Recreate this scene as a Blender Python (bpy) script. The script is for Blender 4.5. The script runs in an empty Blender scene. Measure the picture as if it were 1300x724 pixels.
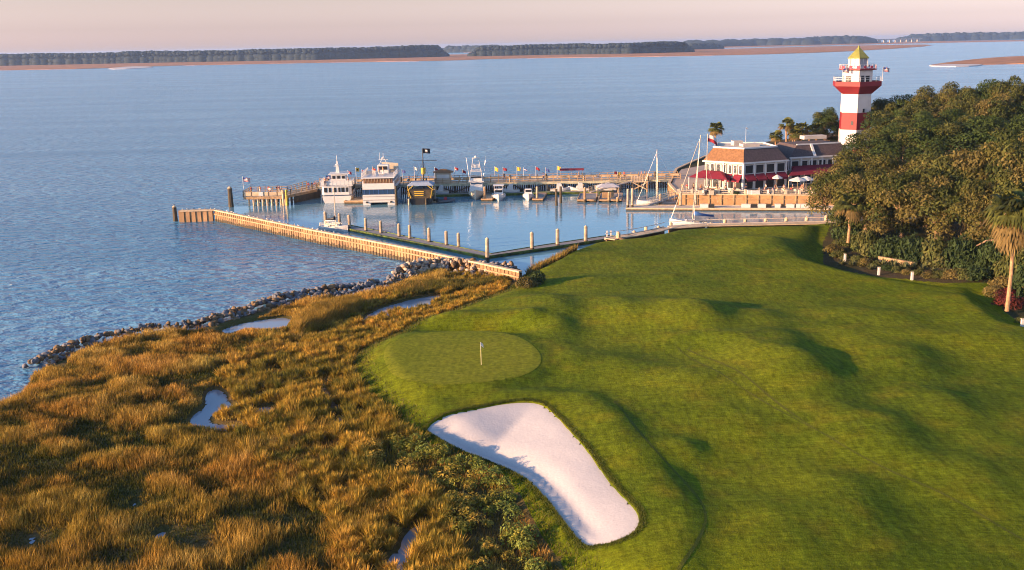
import bpy, bmesh, math, random
import numpy as np
from mathutils import Vector, Matrix
PI = math.pi
rad = math.radians
random.seed(7)
rng = np.random.default_rng(11)
SC = bpy.context.scene
COL = SC.collection

# ------------------------------------------------------------------ camera
CF, CP, CR, CH = 1300., rad(13.24), rad(1.15), 31.5
cam_d = bpy.data.cameras.new('camera'); cam = bpy.data.objects.new('camera', cam_d); COL.objects.link(cam)
cam_d.sensor_width = 36; cam_d.lens = 36; cam_d.clip_start = 1; cam_d.clip_end = 60000
_f = Vector((0, math.cos(CP), -math.sin(CP))); _r = Vector((1, 0, 0)); _u = _r.cross(_f)
_R = _r*math.cos(CR) - _u*math.sin(CR); _U = _r*math.sin(CR) + _u*math.cos(CR)
M = Matrix((_R, _U, -_f)).transposed().to_4x4(); M.translation = (0, 0, CH); cam.matrix_world = M
SC.camera = cam

# ------------------------------------------------------------------ world, sun, exposure
SUN_EL = 10.5
SUN_DIR = Vector((-math.cos(rad(20))*math.cos(rad(SUN_EL)), -math.sin(rad(20))*math.cos(rad(SUN_EL)), math.sin(rad(SUN_EL))))
w = bpy.data.worlds.new('World'); SC.world = w; w.use_nodes = True
nt = w.node_tree; N = nt.nodes; L = nt.links
bg = N['Background']
sky = N.new('ShaderNodeTexSky'); sky.sky_type = 'NISHITA'; sky.sun_disc = False
sky.sun_elevation = rad(SUN_EL); sky.sun_rotation = math.atan2(SUN_DIR.x, SUN_DIR.y)
sky.air_density = 1.0; sky.dust_density = 1.6; sky.ozone_density = 2.0
tc = N.new('ShaderNodeTexCoord'); sx = N.new('ShaderNodeSeparateXYZ'); L.new(tc.outputs['Generated'], sx.inputs[0])
rp = N.new('ShaderNodeValToRGB'); L.new(sx.outputs['Z'], rp.inputs[0])
els = rp.color_ramp.elements
els[0].position = 0.0; els[0].color = (2.3, 1.86, 2.2, 1)
els[1].position = 0.6; els[1].color = (0.52, 0.78, 1.15, 1)
e = els.new(0.02); e.color = (1.42, 1.16, 1.34, 1)
e = els.new(0.042); e.color = (1.08, .87, .94, 1)
e = els.new(0.085); e.color = (1.0, 1.02, 1.2, 1)
e = els.new(0.16); e.color = (0.76, 1.0, 1.36, 1)
e = els.new(0.30); e.color = (0.6, 0.88, 1.28, 1)
bw = N.new('ShaderNodeRGBToBW'); L.new(sky.outputs[0], bw.inputs[0])
desat = N.new('ShaderNodeMix'); desat.data_type = 'RGBA'; desat.inputs[0].default_value = 0.55
L.new(sky.outputs[0], desat.inputs[6]); L.new(bw.outputs[0], desat.inputs[7])
mu = N.new('ShaderNodeMix'); mu.data_type = 'RGBA'; mu.blend_type = 'MULTIPLY'; mu.inputs[0].default_value = 1
L.new(desat.outputs[2], mu.inputs[6]); L.new(rp.outputs[0], mu.inputs[7])
L.new(mu.outputs[2], bg.inputs[0]); bg.inputs[1].default_value = 0.12
sd = bpy.data.lights.new('sun', 'SUN'); sd.energy = 5.0; sd.angle = rad(0.6); sd.color = (1.0, 0.58, 0.27)
so = bpy.data.objects.new('sun', sd); COL.objects.link(so); so.rotation_euler = SUN_DIR.to_track_quat('Z', 'Y').to_euler()
so.location = (-60, -30, 60)
SC.view_settings.view_transform = 'Standard'; SC.view_settings.look = 'None'; SC.view_settings.gamma = 1
SC.view_settings.use_curve_mapping = False
SC.view_settings.exposure = 1.5
try:
    SC.cycles.use_denoising = True
    SC.cycles.pixel_filter_type = 'BLACKMAN_HARRIS'; SC.cycles.filter_width = 1.05
    SC.cycles.max_bounces = 6; SC.cycles.volume_bounces = 0
    SC.cycles.transparent_max_bounces = 6
except Exception: pass

# ------------------------------------------------------------------ pixel of the survey photo -> point on a height plane
def U(px, py, z=0.0, d=None):
    v = _R*(px-650) - _U*(py-362) + _f*CF
    t = (z-CH)/v.z if d is None else d/v.y
    return Vector((0, 0, CH)) + v*t
def U2(px, py, z=0.0):
    p = U(px, py, z); return (p.x, p.y)

# ------------------------------------------------------------------ materials
MATS = {}
def mat(name, col, rough=0.7, var=0.12, scale=3.0, bump=0.0, bscale=None, metal=0.0, spec=0.4, trans=0.0, attr=False, col2=None, emit=None):
    if name in MATS: return MATS[name]
    m = bpy.data.materials.new(name); m.use_nodes = True; n = m.node_tree.nodes; l = m.node_tree.links
    p = n['Principled BSDF']; p.inputs['Roughness'].default_value = rough; p.inputs['Metallic'].default_value = metal
    p.inputs['Specular IOR Level'].default_value = spec
    if trans: p.inputs['Transmission Weight'].default_value = trans
    t = n.new('ShaderNodeTexCoord'); ns = n.new('ShaderNodeTexNoise'); ns.inputs['Scale'].default_value = scale; ns.inputs['Detail'].default_value = 4
    l.new(t.outputs['Object'], ns.inputs['Vector'])
    mr = n.new('ShaderNodeMapRange'); mr.inputs[1].default_value = .3; mr.inputs[2].default_value = .7
    mr.inputs[3].default_value = 1-var; mr.inputs[4].default_value = 1+var; l.new(ns.outputs['Fac'], mr.inputs[0])
    mx = n.new('ShaderNodeVectorMath'); mx.operation = 'SCALE'; l.new(mr.outputs[0], mx.inputs['Scale'])
    if attr:
        a = n.new('ShaderNodeAttribute'); a.attribute_name = 'Col'; l.new(a.outputs['Color'], mx.inputs[0])
    elif col2:
        cm = n.new('ShaderNodeMix'); cm.data_type = 'RGBA'; cm.inputs[6].default_value = (*col, 1); cm.inputs[7].default_value = (*col2, 1)
        n2 = n.new('ShaderNodeTexNoise'); n2.inputs['Scale'].default_value = scale*.37; n2.inputs['Detail'].default_value = 5; l.new(t.outputs['Object'], n2.inputs['Vector'])
        m2 = n.new('ShaderNodeMapRange'); m2.inputs[1].default_value = .4; m2.inputs[2].default_value = .6; l.new(n2.outputs['Fac'], m2.inputs[0])
        l.new(m2.outputs[0], cm.inputs[0]); l.new(cm.outputs[2], mx.inputs[0])
    else: mx.inputs[0].default_value = col
    l.new(mx.outputs[0], p.inputs['Base Color'])
    if bump:
        b = n.new('ShaderNodeBump'); b.inputs['Strength'].default_value = bump; b.inputs['Distance'].default_value = .05
        nb = n.new('ShaderNodeTexNoise'); nb.inputs['Scale'].default_value = bscale or scale*3; nb.inputs['Detail'].default_value = 3
        l.new(t.outputs['Object'], nb.inputs['Vector']); l.new(nb.outputs['Fac'], b.inputs['Height']); l.new(b.outputs[0], p.inputs['Normal'])
    MATS[name] = m; return m
def leafmat(name, attr=True, col=(.06, .08, .02), tr=.25):
    m = mat(name, col, .75, .25, 1.5, attr=attr, spec=.15)
    n = m.node_tree.nodes; l = m.node_tree.links; p = n['Principled BSDF']
    src = p.inputs['Base Color'].links[0].from_socket
    tl = n.new('ShaderNodeBsdfTranslucent'); l.new(src, tl.inputs[0])
    mx = n.new('ShaderNodeMixShader'); mx.inputs[0].default_value = tr
    l.new(p.outputs[0], mx.inputs[1]); l.new(tl.outputs[0], mx.inputs[2]); l.new(mx.outputs[0], n['Material Output'].inputs['Surface'])
    return m
WHITE = mat('white_paint', (.56, .55, .54), .45, .05, 2)
CREAM = mat('cream_paint', (.50, .43, .33), .6, .08, 1)
NAVY = mat('navy_glass', (.02, .045, .10), .12, .1, 1, spec=.8)
GLASS = mat('dark_glass', (.02, .022, .025), .25, .1, 1, spec=.3)
BLACK = mat('black_paint', (.02, .02, .022), .5, .2, 2)
GOLD = mat('yellow_paint', (.55, .36, .04), .5, .1, 2)
WOOD = mat('weathered_wood', (.34, .22, .12), .85, .3, 1.2, .4, 8)
WOODL = mat('pale_wood', (.50, .38, .25), .85, .22, 1.0, .4, 8)
WOODD = mat('dark_wood', (.07, .055, .035), .9, .3, 1.5, .4, 8)
PILEM = mat('pile_wood', (.36, .28, .20), .9, .3, 1.0, .5, 6)
GREYD = mat('grey_deck', (.22, .21, .21), .8, .15, 1.5, .3, 6)
ALGAE = mat('algae', (.10, .15, .02), .8, .3, 2, .4, 6, col2=(.05, .06, .015))
CONC = mat('pale_concrete', (.48, .42, .36), .85, .12, .6, .3, 5)
SHEET = mat('sheet_wall', (.32, .19, .095), .85, .38, .35, .4, 3, col2=(.19, .12, .065))
RED = mat('red_paint', (.28, .02, .025), .5, .1, 1.2)
AWN = mat('red_canvas', (.17, .008, .022), .8, .12, 1.5)
SHING = mat('brown_shingle', (.20, .10, .045), .9, .3, 2.5, .5, 12)
ROOFY = mat('green_gold_roof', (.20, .20, .045), .5, .2, 1)
METAL = mat('metal', (.45, .45, .46), .35, .1, 2, metal=.8)
BARK = mat('bark', (.20, .13, .075), .9, .3, 3, .6, 10)
CLOTH = mat('coloured_cloth', (1, 1, 1), .8, .06, 4, attr=True)
SKIN = mat('skin', (.45, .24, .15), .6, .05, 5)
BLUEC = mat('blue_canvas', (.03, .10, .30), .8, .15, 2)
LEAF = leafmat('leaves')
BLADE = leafmat('grass_blades', tr=.3)

# ------------------------------------------------------------------ object helpers
def tag(o, label=None, cat=None, group=None, kind=None):
    if label: o['label'] = label
    if cat: o['category'] = cat
    if group: o['group'] = group
    if kind: o['kind'] = kind
    return o
def empty(name, loc=(0, 0, 0), rz=0, label=None, cat=None, group=None, sc=1.0):
    o = bpy.data.objects.new(name, None); COL.objects.link(o); o.location = loc; o.rotation_euler = (0, 0, rz); o.scale = (sc,)*3
    o.empty_display_size = .2
    return tag(o, label, cat, group)
def kids(o): return [c for c in bpy.data.objects if c.parent == o]
def copy_tree(o, parent=None):
    c = o.copy(); COL.objects.link(c); c.parent = parent
    for ch in o.children: copy_tree(ch, c)
    return c
def mesh_np(name, V, F, m, parent=None, cols=None, smooth=False, link=True):
    V = np.asarray(V, np.float32); F = np.asarray(F, np.int32); k = F.shape[1]
    me = bpy.data.meshes.new(name); me.vertices.add(len(V)); me.vertices.foreach_set('co', V.ravel())
    me.loops.add(F.size); me.loops.foreach_set('vertex_index', F.ravel())
    me.polygons.add(len(F)); me.polygons.foreach_set('loop_start', np.arange(0, F.size, k, dtype=np.int32))
    try: me.polygons.foreach_set('loop_total', np.full(len(F), k, np.int32))
    except Exception: pass
    if cols is not None:
        a = me.color_attributes.new('Col', 'FLOAT_COLOR', 'POINT')
        c = np.ones((len(V), 4), np.float32); c[:, :3] = cols; a.data.foreach_set('color', c.ravel())
    me.update(calc_edges=True); me.validate()
    if smooth: me.polygons.foreach_set('use_smooth', np.ones(len(F), bool))
    me.materials.append(m)
    if not link: return me
    o = bpy.data.objects.new(name, me); COL.objects.link(o); o.parent = parent; return o
class MB:
    def __init__(s): s.v = []; s.f = []
    def add(s, vs, fs):
        b = len(s.v); s.v += [tuple(v) for v in vs]; s.f += [[i+b for i in f] for f in fs]; return s
    def box(s, c, d, rz=0, taper=1.0):
        x, y, z = [q/2 for q in d]; r = Matrix.Rotation(rz, 3, 'Z'); c = Vector(c)
        vs = [c+r@Vector((i*x*(taper if k > 0 else 1), j*y*(taper if k > 0 else 1), k*z)) for k in (-1, 1) for j in (-1, 1) for i in (-1, 1)]
        return s.add(vs, [[0, 2, 3, 1], [4, 5, 7, 6], [0, 1, 5, 4], [2, 6, 7, 3], [0, 4, 6, 2], [1, 3, 7, 5]])
    def beam(s, p0, p1, w_, h_):
        p0 = Vector(p0); p1 = Vector(p1); d = (p1-p0).normalized(); up = Vector((0, 0, 1))
        if abs(d.z) > .95: up = Vector((1, 0, 0))
        a = d.cross(up).normalized()*w_/2; b = a.cross(d).normalized()*h_/2
        vs = [p+i*a+j*b for p in (p0, p1) for j in (-1, 1) for i in (-1, 1)]
        return s.add(vs, [[0, 1, 3, 2], [4, 6, 7, 5], [0, 4, 5, 1], [2, 3, 7, 6], [0, 2, 6, 4], [1, 5, 7, 3]])
    def tube(s, p0, p1, r0, r1=None, n=8, cap=True):
        return s.path([p0, p1], [r0, r0 if r1 is None else r1], n, cap)
    def path(s, ps, rs, n=8, cap=True):
        ps = [Vector(p) for p in ps]; rings = []
        for i, p in enumerate(ps):
            d = (ps[min(i+1, len(ps)-1)]-ps[max(i-1, 0)]).normalized()
            a = d.cross(Vector((0, 0, 1)) if abs(d.z) < .9 else Vector((1, 0, 0))).normalized(); b = d.cross(a)
            rings.append([p+(a*math.cos(2*PI*k/n)+b*math.sin(2*PI*k/n))*rs[i] for k in range(n)])
        return s.loft(rings, cap=cap)
    def loft(s, rings, closed=True, cap=True):
        n = len(rings[0]); vs = [v for r in rings for v in r]; fs = []
        for i in range(len(rings)-1):
            for k in range(n if closed else n-1):
                a = i*n+k; b = i*n+(k+1) % n; fs.append([a, b, b+n, a+n])
        if cap: fs.append(list(range(n))[::-1]); fs.append([(len(rings)-1)*n+k for k in range(n)])
        return s.add(vs, fs)
    def prism(s, poly, z0, z1):
        a = [(p[0], p[1], z0) for p in poly]; b = [(p[0], p[1], z1) for p in poly]; return s.loft([a, b])
    def ell(s, c, r, n=10, m=6):
        c = Vector(c); rings = []
        for i in range(m+1):
            t = PI*(i+.001)/(m+.002); rings.append([c+Vector((math.sin(t)*math.cos(2*PI*k/n)*r[0], math.sin(t)*math.sin(2*PI*k/n)*r[1], -math.cos(t)*r[2])) for k in range(n)])
        return s.loft(rings)
    def mesh(s, name, m, smooth=False):
        me = bpy.data.meshes.new(name); me.from_pydata(s.v, [], s.f); me.update(); me.materials.append(m)
        bm = bmesh.new(); bm.from_mesh(me); bmesh.ops.recalc_face_normals(bm, faces=bm.faces); bm.to_mesh(me); bm.free()
        if smooth:
            me.polygons.foreach_set('use_smooth', np.ones(len(me.polygons), bool))
        return me
    def build(s, name, m, parent=None, smooth=False):
        o = bpy.data.objects.new(name, s.mesh(name, m, smooth)); COL.objects.link(o); o.parent = parent; return o
def ordn(i): return ['first', 'second', 'third', 'fourth', 'fifth', 'sixth', 'seventh', 'eighth', 'ninth', 'tenth', 'eleventh', 'twelfth', 'thirteenth', 'fourteenth', 'fifteenth', 'sixteenth', 'seventeenth', 'eighteenth', 'nineteenth', 'twentieth', 'twenty-first', 'twenty-second', 'twenty-third', 'twenty-fourth', 'twenty-fifth', 'twenty-sixth', 'twenty-seventh', 'twenty-eighth'][i]

# ------------------------------------------------------------------ noise and polygon maths
def vnoise(x, y, s, seed=0):
    r = np.random.default_rng(seed).random((257, 257)); r[-1] = r[0]; r[:, -1] = r[:, 0]
    x = (np.asarray(x)/s+1000.) % 256; y = (np.asarray(y)/s+1000.) % 256
    i = np.floor(x).astype(int); j = np.floor(y).astype(int); u = x-i; v = y-j; u = u*u*(3-2*u); v = v*v*(3-2*v)
    return (r[i, j]*(1-u)+r[i+1, j]*u)*(1-v)+(r[i, j+1]*(1-u)+r[i+1, j+1]*u)*v
def fbm(x, y, s, seed=0, o=3):
    t = 0; a = 1; n = 0
    for k in range(o): t = t+a*vnoise(x, y, s/2**k, seed+k); n += a; a *= .5
    return t/n
def sm(a, b, x): t = np.clip((x-a)/(b-a), 0, 1); return t*t*(3-2*t)
def segdist(P, X, Y, closed=True):
    P = np.asarray(P, float); n = len(P); best = np.full(X.shape, 1e18); bx = np.zeros(X.shape); by = np.zeros(X.shape)
    for i in range(n if closed else n-1):
        a = P[i]; b = P[(i+1) % n]; d = b-a; L2 = d@d+1e-12
        t = np.clip(((X-a[0])*d[0]+(Y-a[1])*d[1])/L2, 0, 1); qx = a[0]+t*d[0]; qy = a[1]+t*d[1]
        q = (X-qx)**2+(Y-qy)**2; k = q < best; best = np.where(k, q, best); bx = np.where(k, qx, bx); by = np.where(k, qy, by)
    return np.sqrt(best), bx, by
def inside(P, X, Y):
    P = np.asarray(P, float); c = np.zeros(X.shape, bool); n = len(P)
    for i in range(n):
        x0, y0 = P[i]; x1, y1 = P[(i+1) % n]
        if y0 == y1: continue
        c ^= ((y0 > Y) != (y1 > Y)) & (X < (x1-x0)*(Y-y0)/(y1-y0)+x0)
    return c
def sdf(P, X, Y):
    d, bx, by = segdist(P, X, Y); return np.where(inside(P, X, Y), d, -d), bx, by
def smooth_poly(P, it=2, closed=True):
    P = np.asarray(P, float)
    for _ in range(it):
        Q = []
        n = len(P)
        if not closed: Q.append(P[0])
        for i in range(n if closed else n-1):
            a = P[i]; b = P[(i+1) % n]; Q += [.75*a+.25*b, .25*a+.75*b]
        if not closed: Q.append(P[-1])
        P = np.array(Q)
    return P

# ------------------------------------------------------------------ outlines of the land
bay = [(-78, 15), (-74, 62)]+[U2(*p) for p in [(0, 514), (22, 503), (40, 468), (62, 456), (102, 439), (138, 430), (191, 420), (252, 415), (308, 398), (332, 389), (369, 380), (400, 375), (440, 371), (480, 366), (505, 353), (530, 343), (560, 343), (600, 346), (655, 352)]]
soft = [U2(*p) for p in [(655, 352), (690, 341), (700, 334), (735, 320), (783, 305)]]
quay = [U2(x, y, 1.5) for x, y in [(783, 303), (806, 301), (837, 295), (853, 291), (900, 288), (975, 286.5), (1055, 285)]]
far_ = [(80, 166), (84, 178), (84, 192), U2(1050, 264), U2(862, 262), (33.4, 214), (36, 226), (39, 239), (50.5, 264.7), (71.3, 296.7), (97, 321), (150, 350), (245, 400), (245, 15)]
COAST = np.array(bay+soft[1:]+quay+far_)
gedge = [U2(x, y, 1.2) for x, y in [(668, 347), (643, 366), (606, 379), (569, 393), (532, 407), (498, 424), (468, 436), (449, 452), (450, 470), (462, 494), (484, 512), (510, 533), (545, 556), (592, 570), (629, 588), (660, 620), (688, 674), (709, 704), (722, 724)]]
gright = [U2(x, y, 2.2) for x, y in [(1055, 283), (1045, 300), (1046, 324), (1080, 334), (1115, 342), (1199, 355), (1255, 356), (1274, 390), (1300, 406)]]
GOLF = np.array(gedge[::-1]+[soft[1], soft[2], soft[3]]+quay+gright[1:]+[(75, 82), (80, 15), (8, 15)])
BUNK = smooth_poly([U2(x, y, 2.0) for x, y in [(537, 531), (560, 523), (600, 515), (640, 509), (672, 507), (692, 511), (708, 525), (727, 547), (748, 572), (765, 597), (782, 619), (800, 639), (810, 651), (813, 663), (809, 676), (797, 684), (780, 688), (760, 687), (746, 685), (736, 678), (718, 655), (700, 629), (682, 608), (665, 593), (640, 578), (610, 564), (580, 553), (553, 541)]], 1)
GREEN = smooth_poly([U2(x, y, 2.2) for x, y in [(486, 441), (510, 428), (545, 422), (590, 420), (625, 420), (655, 425), (680, 440), (690, 458), (676, 473), (640, 483), (590, 488), (545, 489), (505, 480), (489, 464)]], 2)
POOLS = [[(240, 534), (248, 524), (261, 517), (260, 507), (263, 497), (274, 493), (287, 499), (290, 511), (304, 518), (285, 522), (267, 527), (266, 535), (280, 539), (304, 538), (304, 543), (290, 548), (255, 543), (244, 541)],
         [(320, 524), (334, 515), (354, 518), (350, 529), (333, 533)],
         [(278, 420), (300, 412), (330, 406), (369, 402), (368, 414), (345, 420), (310, 418), (290, 424)],
         [(470, 396), (508, 383), (555, 374), (562, 377), (548, 387), (505, 397), (476, 406), (455, 412)],
         [(510, 684), (524, 668), (546, 664), (550, 672), (527, 685), (524, 702), (512, 726), (488, 726), (494, 705), (508, 698)],
         [(168, 640), (172, 637), (174, 643), (169, 646)], [(194, 682), (206, 673), (212, 676), (202, 684)], [(36, 682), (46, 680), (44, 688), (37, 691)], [(250, 696), (256, 692), (258, 697)]]
POOLS = [smooth_poly([U2(x, y, .25) for x, y in p], 1) for p in POOLS]
PATHS = [([(430, 462), (410, 490), (425, 520), (440, 548), (420, 580), (450, 585)], .35), ([(352, 448), (380, 432), (430, 412), (520, 388), (580, 372), (640, 352)], .45), ([(700, 600), (708, 640), (716, 680)], .8)]
PATHS = [([U2(x, y, .5) for x, y in p], w_) for p, w_ in PATHS]
MOUND = [([(640, 494), (690, 494), (742, 500), (776, 525), (806, 565), (842, 605), (866, 650), (856, 715)], .48, 1.4),
         ([(522, 398), (580, 396), (668, 399)], .55, 1.6), ([(545, 409), (600, 410), (662, 410)], -.75, 1.3),
         ([(880, 393), (886, 403)], 1.55, 3.3), ([(962, 398), (968, 404)], .7, 2.6), ([(698, 381), (704, 392)], 1.1, 2.7), ([(780, 384), (786, 392)], .8, 2.6), ([(702, 408), (708, 416)], .5, 2.0),
         ([(862, 428), (940, 430)], .45, 1.6), ([(985, 432), (990, 438)], 1.1, 3.0), ([(1016, 462), (1022, 471)], 1.25, 3.2), ([(1100, 425), (1280, 428)], .4, 2.0),
         ([(978, 304), (984, 314)], .9, 3.0), ([(760, 352), (850, 347)], .35, 1.4), ([(866, 560), (872, 566)], .45, 1.2), ([(1120, 534), (1130, 546)], .7, 2.3), ([(1150, 448), (1156, 458)], .6, 2.6),  # second ridge in this row is added to lengthen the round bush's shadow
         ([(1195, 502), (1206, 514)], .6, 2.2), ([(1076, 612), (1090, 640)], .45, 2.0), ([(1090, 395), (1130, 399)], .45, 2.4), ([(820, 330), (930, 328)], .3, 3.4), ([(700, 436), (722, 452)], .4, 2.0),
         ([(975, 650), (990, 680)], .35, 2.2), ([(1220, 380), (1240, 392)], .5, 2.6), ([(850, 470), (880, 480)], .35, 2.4), ([(760, 450), (780, 456)], .35, 2.2), ([(1230, 590), (1250, 612)], .4, 2.2), ([(920, 520), (950, 530)], .3, 2.0)]
MOUND = [([U2(x, y, 2.3) for x, y in p], h*(.86 if 0 < h < 3 and h != .55 else 1), s*1.08) for p, h, s in MOUND]

def base_h(X, Y, raw=False):
    dc, _, _ = sdf(COAST, X, Y); dg, _, _ = sdf(GOLF, X, Y)
    und = (fbm(X, Y, 17, 3, 2)-.5)*1.0+(fbm(X, Y, 6, 9, 2)-.5)*.12
    mo = 0
    for P, h, s in MOUND:
        d, nx_, ny_ = segdist(P, X, Y, False); side = (X-nx_)*.94+(Y-ny_)*.34; s2 = np.where(h < 0, s, s*(1.0-.27*np.tanh(side/(s*.5)))); mo = mo+h*np.exp(-d*d/(2*s2*s2))
    dgr, _, _ = sdf(GREEN, X, Y); flat = sm(-2.5, .5, dgr)
    dq, _, _ = segdist(quay, X, Y, False); q = sm(1, 9, dq)
    g = 2.0+(und+mo)*q*(1-flat*.9)+.25*flat+.02*(1-q)
    marsh = .42+.22*(fbm(X, Y, 7, 21)-.5)+.16*(fbm(X, Y, 1.6, 25)-.5)
    t = sm(-2.5, 4.0, dg); east = sm(34, 60, X)*sm(60, 130, Y)+sm(190, 196, Y)
    t = np.maximum(t, np.clip(east, 0, 1))
    h = marsh*(1-t)+g*t
    db, _, _ = segdist(bay, X, Y, False); ds, _, _ = segdist(soft, X, Y, False)
    h = np.where(dg < 6, -.3+(h+.3)*sm(-.5, 3., np.where(db < 12, np.maximum(db, 0), 12)), h)
    h = .05+(h-.05)*sm(-.3, 4.0, ds)
    plz = sm(188, 194, Y); h = h*(1-plz)+2.3*plz
    pz, _, _ = segdist([(33, 200), (34, 250)], X, Y, False)
    return h, dc, dg
def pool_d(X, Y):
    b = np.full(X.shape, -99.)
    for p in POOLS: b = np.maximum(b, sdf(p, X, Y)[0])
    return b
def path_d(X, Y):
    b = np.full(X.shape, 99.)
    for p, w_ in PATHS: b = np.minimum(b, segdist(p, X, Y, False)[0]-w_)
    return b
def hz(x, y):
    a, _, _ = base_h(np.array([float(x)]), np.array([float(y)])); return float(a[0])

def grid_clip(P, st, grow=0):
    P = np.asarray(P); x0, y0 = P.min(0)-st*2; x1, y1 = P.max(0)+st*2
    X, Y = np.meshgrid(np.arange(x0, x1, st), np.arange(y0, y1, st), indexing='ij')
    d, bx, by = sdf(P, X, Y); k = (np.abs(d) < st*.55); X = np.where(k, bx, X); Y = np.where(k, by, Y); d = np.where(k, 0, d)
    return X, Y, d, d > -1e-3
def grid_mesh(name, X, Y, Z, ok, m, cols=None, fsel=None):
    nx, ny = X.shape; idx = np.arange(nx*ny).reshape(nx, ny)
    f = ok[:-1, :-1] & ok[1:, :-1] & ok[1:, 1:] & ok[:-1, 1:]
    if fsel is not None: f &= fsel
    F = np.stack([idx[:-1, :-1][f], idx[1:, :-1][f], idx[1:, 1:][f], idx[:-1, 1:][f]], 1)
    used = np.unique(F); mp = np.zeros(nx*ny, int); mp[used] = np.arange(len(used)); F = mp[F]
    V = np.stack([X, Y, Z], -1).reshape(-1, 3)[used]
    c = None if cols is None else cols.reshape(-1, 3)[used]
    return mesh_np(name, V, F, m, None, c, True)

# ------------------------------------------------------------------ ground materials
def turf(name, c1, c2, c3, stripes=0.0, fine=14.0, bumpd=.06, fv=.38, lump=.12):
    m = bpy.data.materials.new(name); m.use_nodes = True; n = m.node_tree.nodes; l = m.node_tree.links; p = n['Principled BSDF']
    p.inputs['Roughness'].default_value = .9; p.inputs['Specular IOR Level'].default_value = .05
    t = n.new('ShaderNodeTexCoord')
    def noise(s, det=4, sc=None):
        a = n.new('ShaderNodeTexNoise'); a.inputs['Scale'].default_value = s; a.inputs['Detail'].default_value = det
        if sc:
            mp = n.new('ShaderNodeMapping'); mp.inputs['Scale'].default_value = sc[0]; mp.inputs['Rotation'].default_value = (0, 0, sc[1])
            l.new(t.outputs['Object'], mp.inputs[0]); l.new(mp.outputs[0], a.inputs[0])
        else: l.new(t.outputs['Object'], a.inputs[0])
        return a.outputs['Fac']
    def rng_(v, a, b, c=0, d=1):
        r = n.new('ShaderNodeMapRange'); r.inputs[1].default_value = a; r.inputs[2].default_value = b; r.inputs[3].default_value = c; r.inputs[4].default_value = d; l.new(v, r.inputs[0]); return r.outputs[0]
    def mixc(f, a, b):
        x = n.new('ShaderNodeMix'); x.data_type = 'RGBA'; l.new(f, x.inputs[0])
        for i, q in ((6, a), (7, b)):
            if isinstance(q, tuple): x.inputs[i].default_value = (*q, 1)
            else: l.new(q, x.inputs[i])
        return x.outputs[2]
    col = mixc(rng_(noise(.09, 5), .38, .62), c1, c2)
    col = mixc(rng_(noise(.35, 5), .5, .72, 0, .6), col, c3)
    v = rng_(noise(fine, 2), .25, .75, 1-fv, 1+fv)
    if stripes > .1:
        v3 = rng_(noise(2.6, 7), .3, .7, .76, 1.24); mm = n.new('ShaderNodeMath'); mm.operation = 'MULTIPLY'; l.new(v, mm.inputs[0]); l.new(v3, mm.inputs[1]); v = mm.outputs[0]
        s1 = rng_(noise(2.2, 4, ((.18, 2.4, 1), rad(58))), .3, .7, 1-stripes, 1+stripes)
        mm = n.new('ShaderNodeMath'); mm.operation = 'MULTIPLY'; l.new(v, mm.inputs[0]); l.new(s1, mm.inputs[1]); v = mm.outputs[0]
        s2 = rng_(noise(2.3, 3, ((1, .25, 1), rad(-20))), .3, .7, 1-stripes*1.2, 1+stripes*1.2)
        mm = n.new('ShaderNodeMath'); mm.operation = 'MULTIPLY'; l.new(v, mm.inputs[0]); l.new(s2, mm.inputs[1]); v = mm.outputs[0]
    sc = n.new('ShaderNodeVectorMath'); sc.operation = 'SCALE'; l.new(col, sc.inputs[0]); l.new(v, sc.inputs['Scale']); l.new(sc.outputs[0], p.inputs['Base Color'])
    b = n.new('ShaderNodeBump'); b.inputs['Strength'].default_value = .6; b.inputs['Distance'].default_value = bumpd
    l.new(noise(fine*.7, 3), b.inputs['Height'])
    b2 = n.new('ShaderNodeBump'); b2.inputs['Strength'].default_value = .5; b2.inputs['Distance'].default_value = lump; l.new(noise(1.6, 3), b2.inputs['Height']); l.new(b.outputs[0], b2.inputs['Normal'])
    l.new(b2.outputs[0], p.inputs['Normal'])
    return m
M_TURF = turf('fairway_turf', (.122, .143, .005), (.080, .110, .004), (.158, .138, .007), .2)
M_GREEN = turf('green_turf', (.168, .178, .012), (.138, .160, .010), (.190, .180, .014), .12, 22, .015, .2, .035)
M_MUD = turf('marsh_mud', (.11, .075, .03), (.06, .065, .018), (.15, .10, .05), 0, 5, .1)
M_LITTER = turf('leaf_litter', (.06, .045, .025), (.04, .04, .015), (.09, .06, .03), 0, 6, .1)
M_SAND = turf('bunker_sand', (.50, .475, .48), (.48, .455, .46), (.52, .49, .49), .02, 7, .022, .06, .03)
M_PATH = turf('sandy_mud', (.30, .21, .15), (.20, .14, .10), (.36, .27, .19), 0, 5, .08)

# ------------------------------------------------------------------ terrain
st = .6
X, Y = np.meshgrid(np.arange(-80, 246, st), np.arange(14, 402, st), indexing='ij')
d, bx, by = sdf(COAST, X, Y); k = np.abs(d) < st*.55; X = np.where(k, bx, X); Y = np.where(k, by, Y)
d2, bx, by = sdf(GOLF, X, Y); k2 = (np.abs(d2) < st*.55) & ~k; X = np.where(k2, bx, X); Y = np.where(k2, by, Y)
d3, bx, by = sdf(BUNK, X, Y); k3 = np.abs(d3) < st*.55; X = np.where(k3, bx, X); Y = np.where(k3, by, Y)
H, dc, dg = base_h(X, Y); ok = dc > -1e-3
db, _, _ = sdf(BUNK, X, Y); H = np.where(db > .02, H-1.6, H)
pdn = pool_d(X, Y); H = H+sm(-.6, .3, pdn)*(.02-H)*(dg < 0)
H = np.where((dg < 0), H-.0, H)
dgf = (dg[:-1, :-1]+dg[1:, :-1]+dg[1:, 1:]+dg[:-1, 1:])/4
xf = X[:-1, :-1]; yf = Y[:-1, :-1]; wood = (dgf < 0) & ((xf > 20) | (yf > 170))
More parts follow.
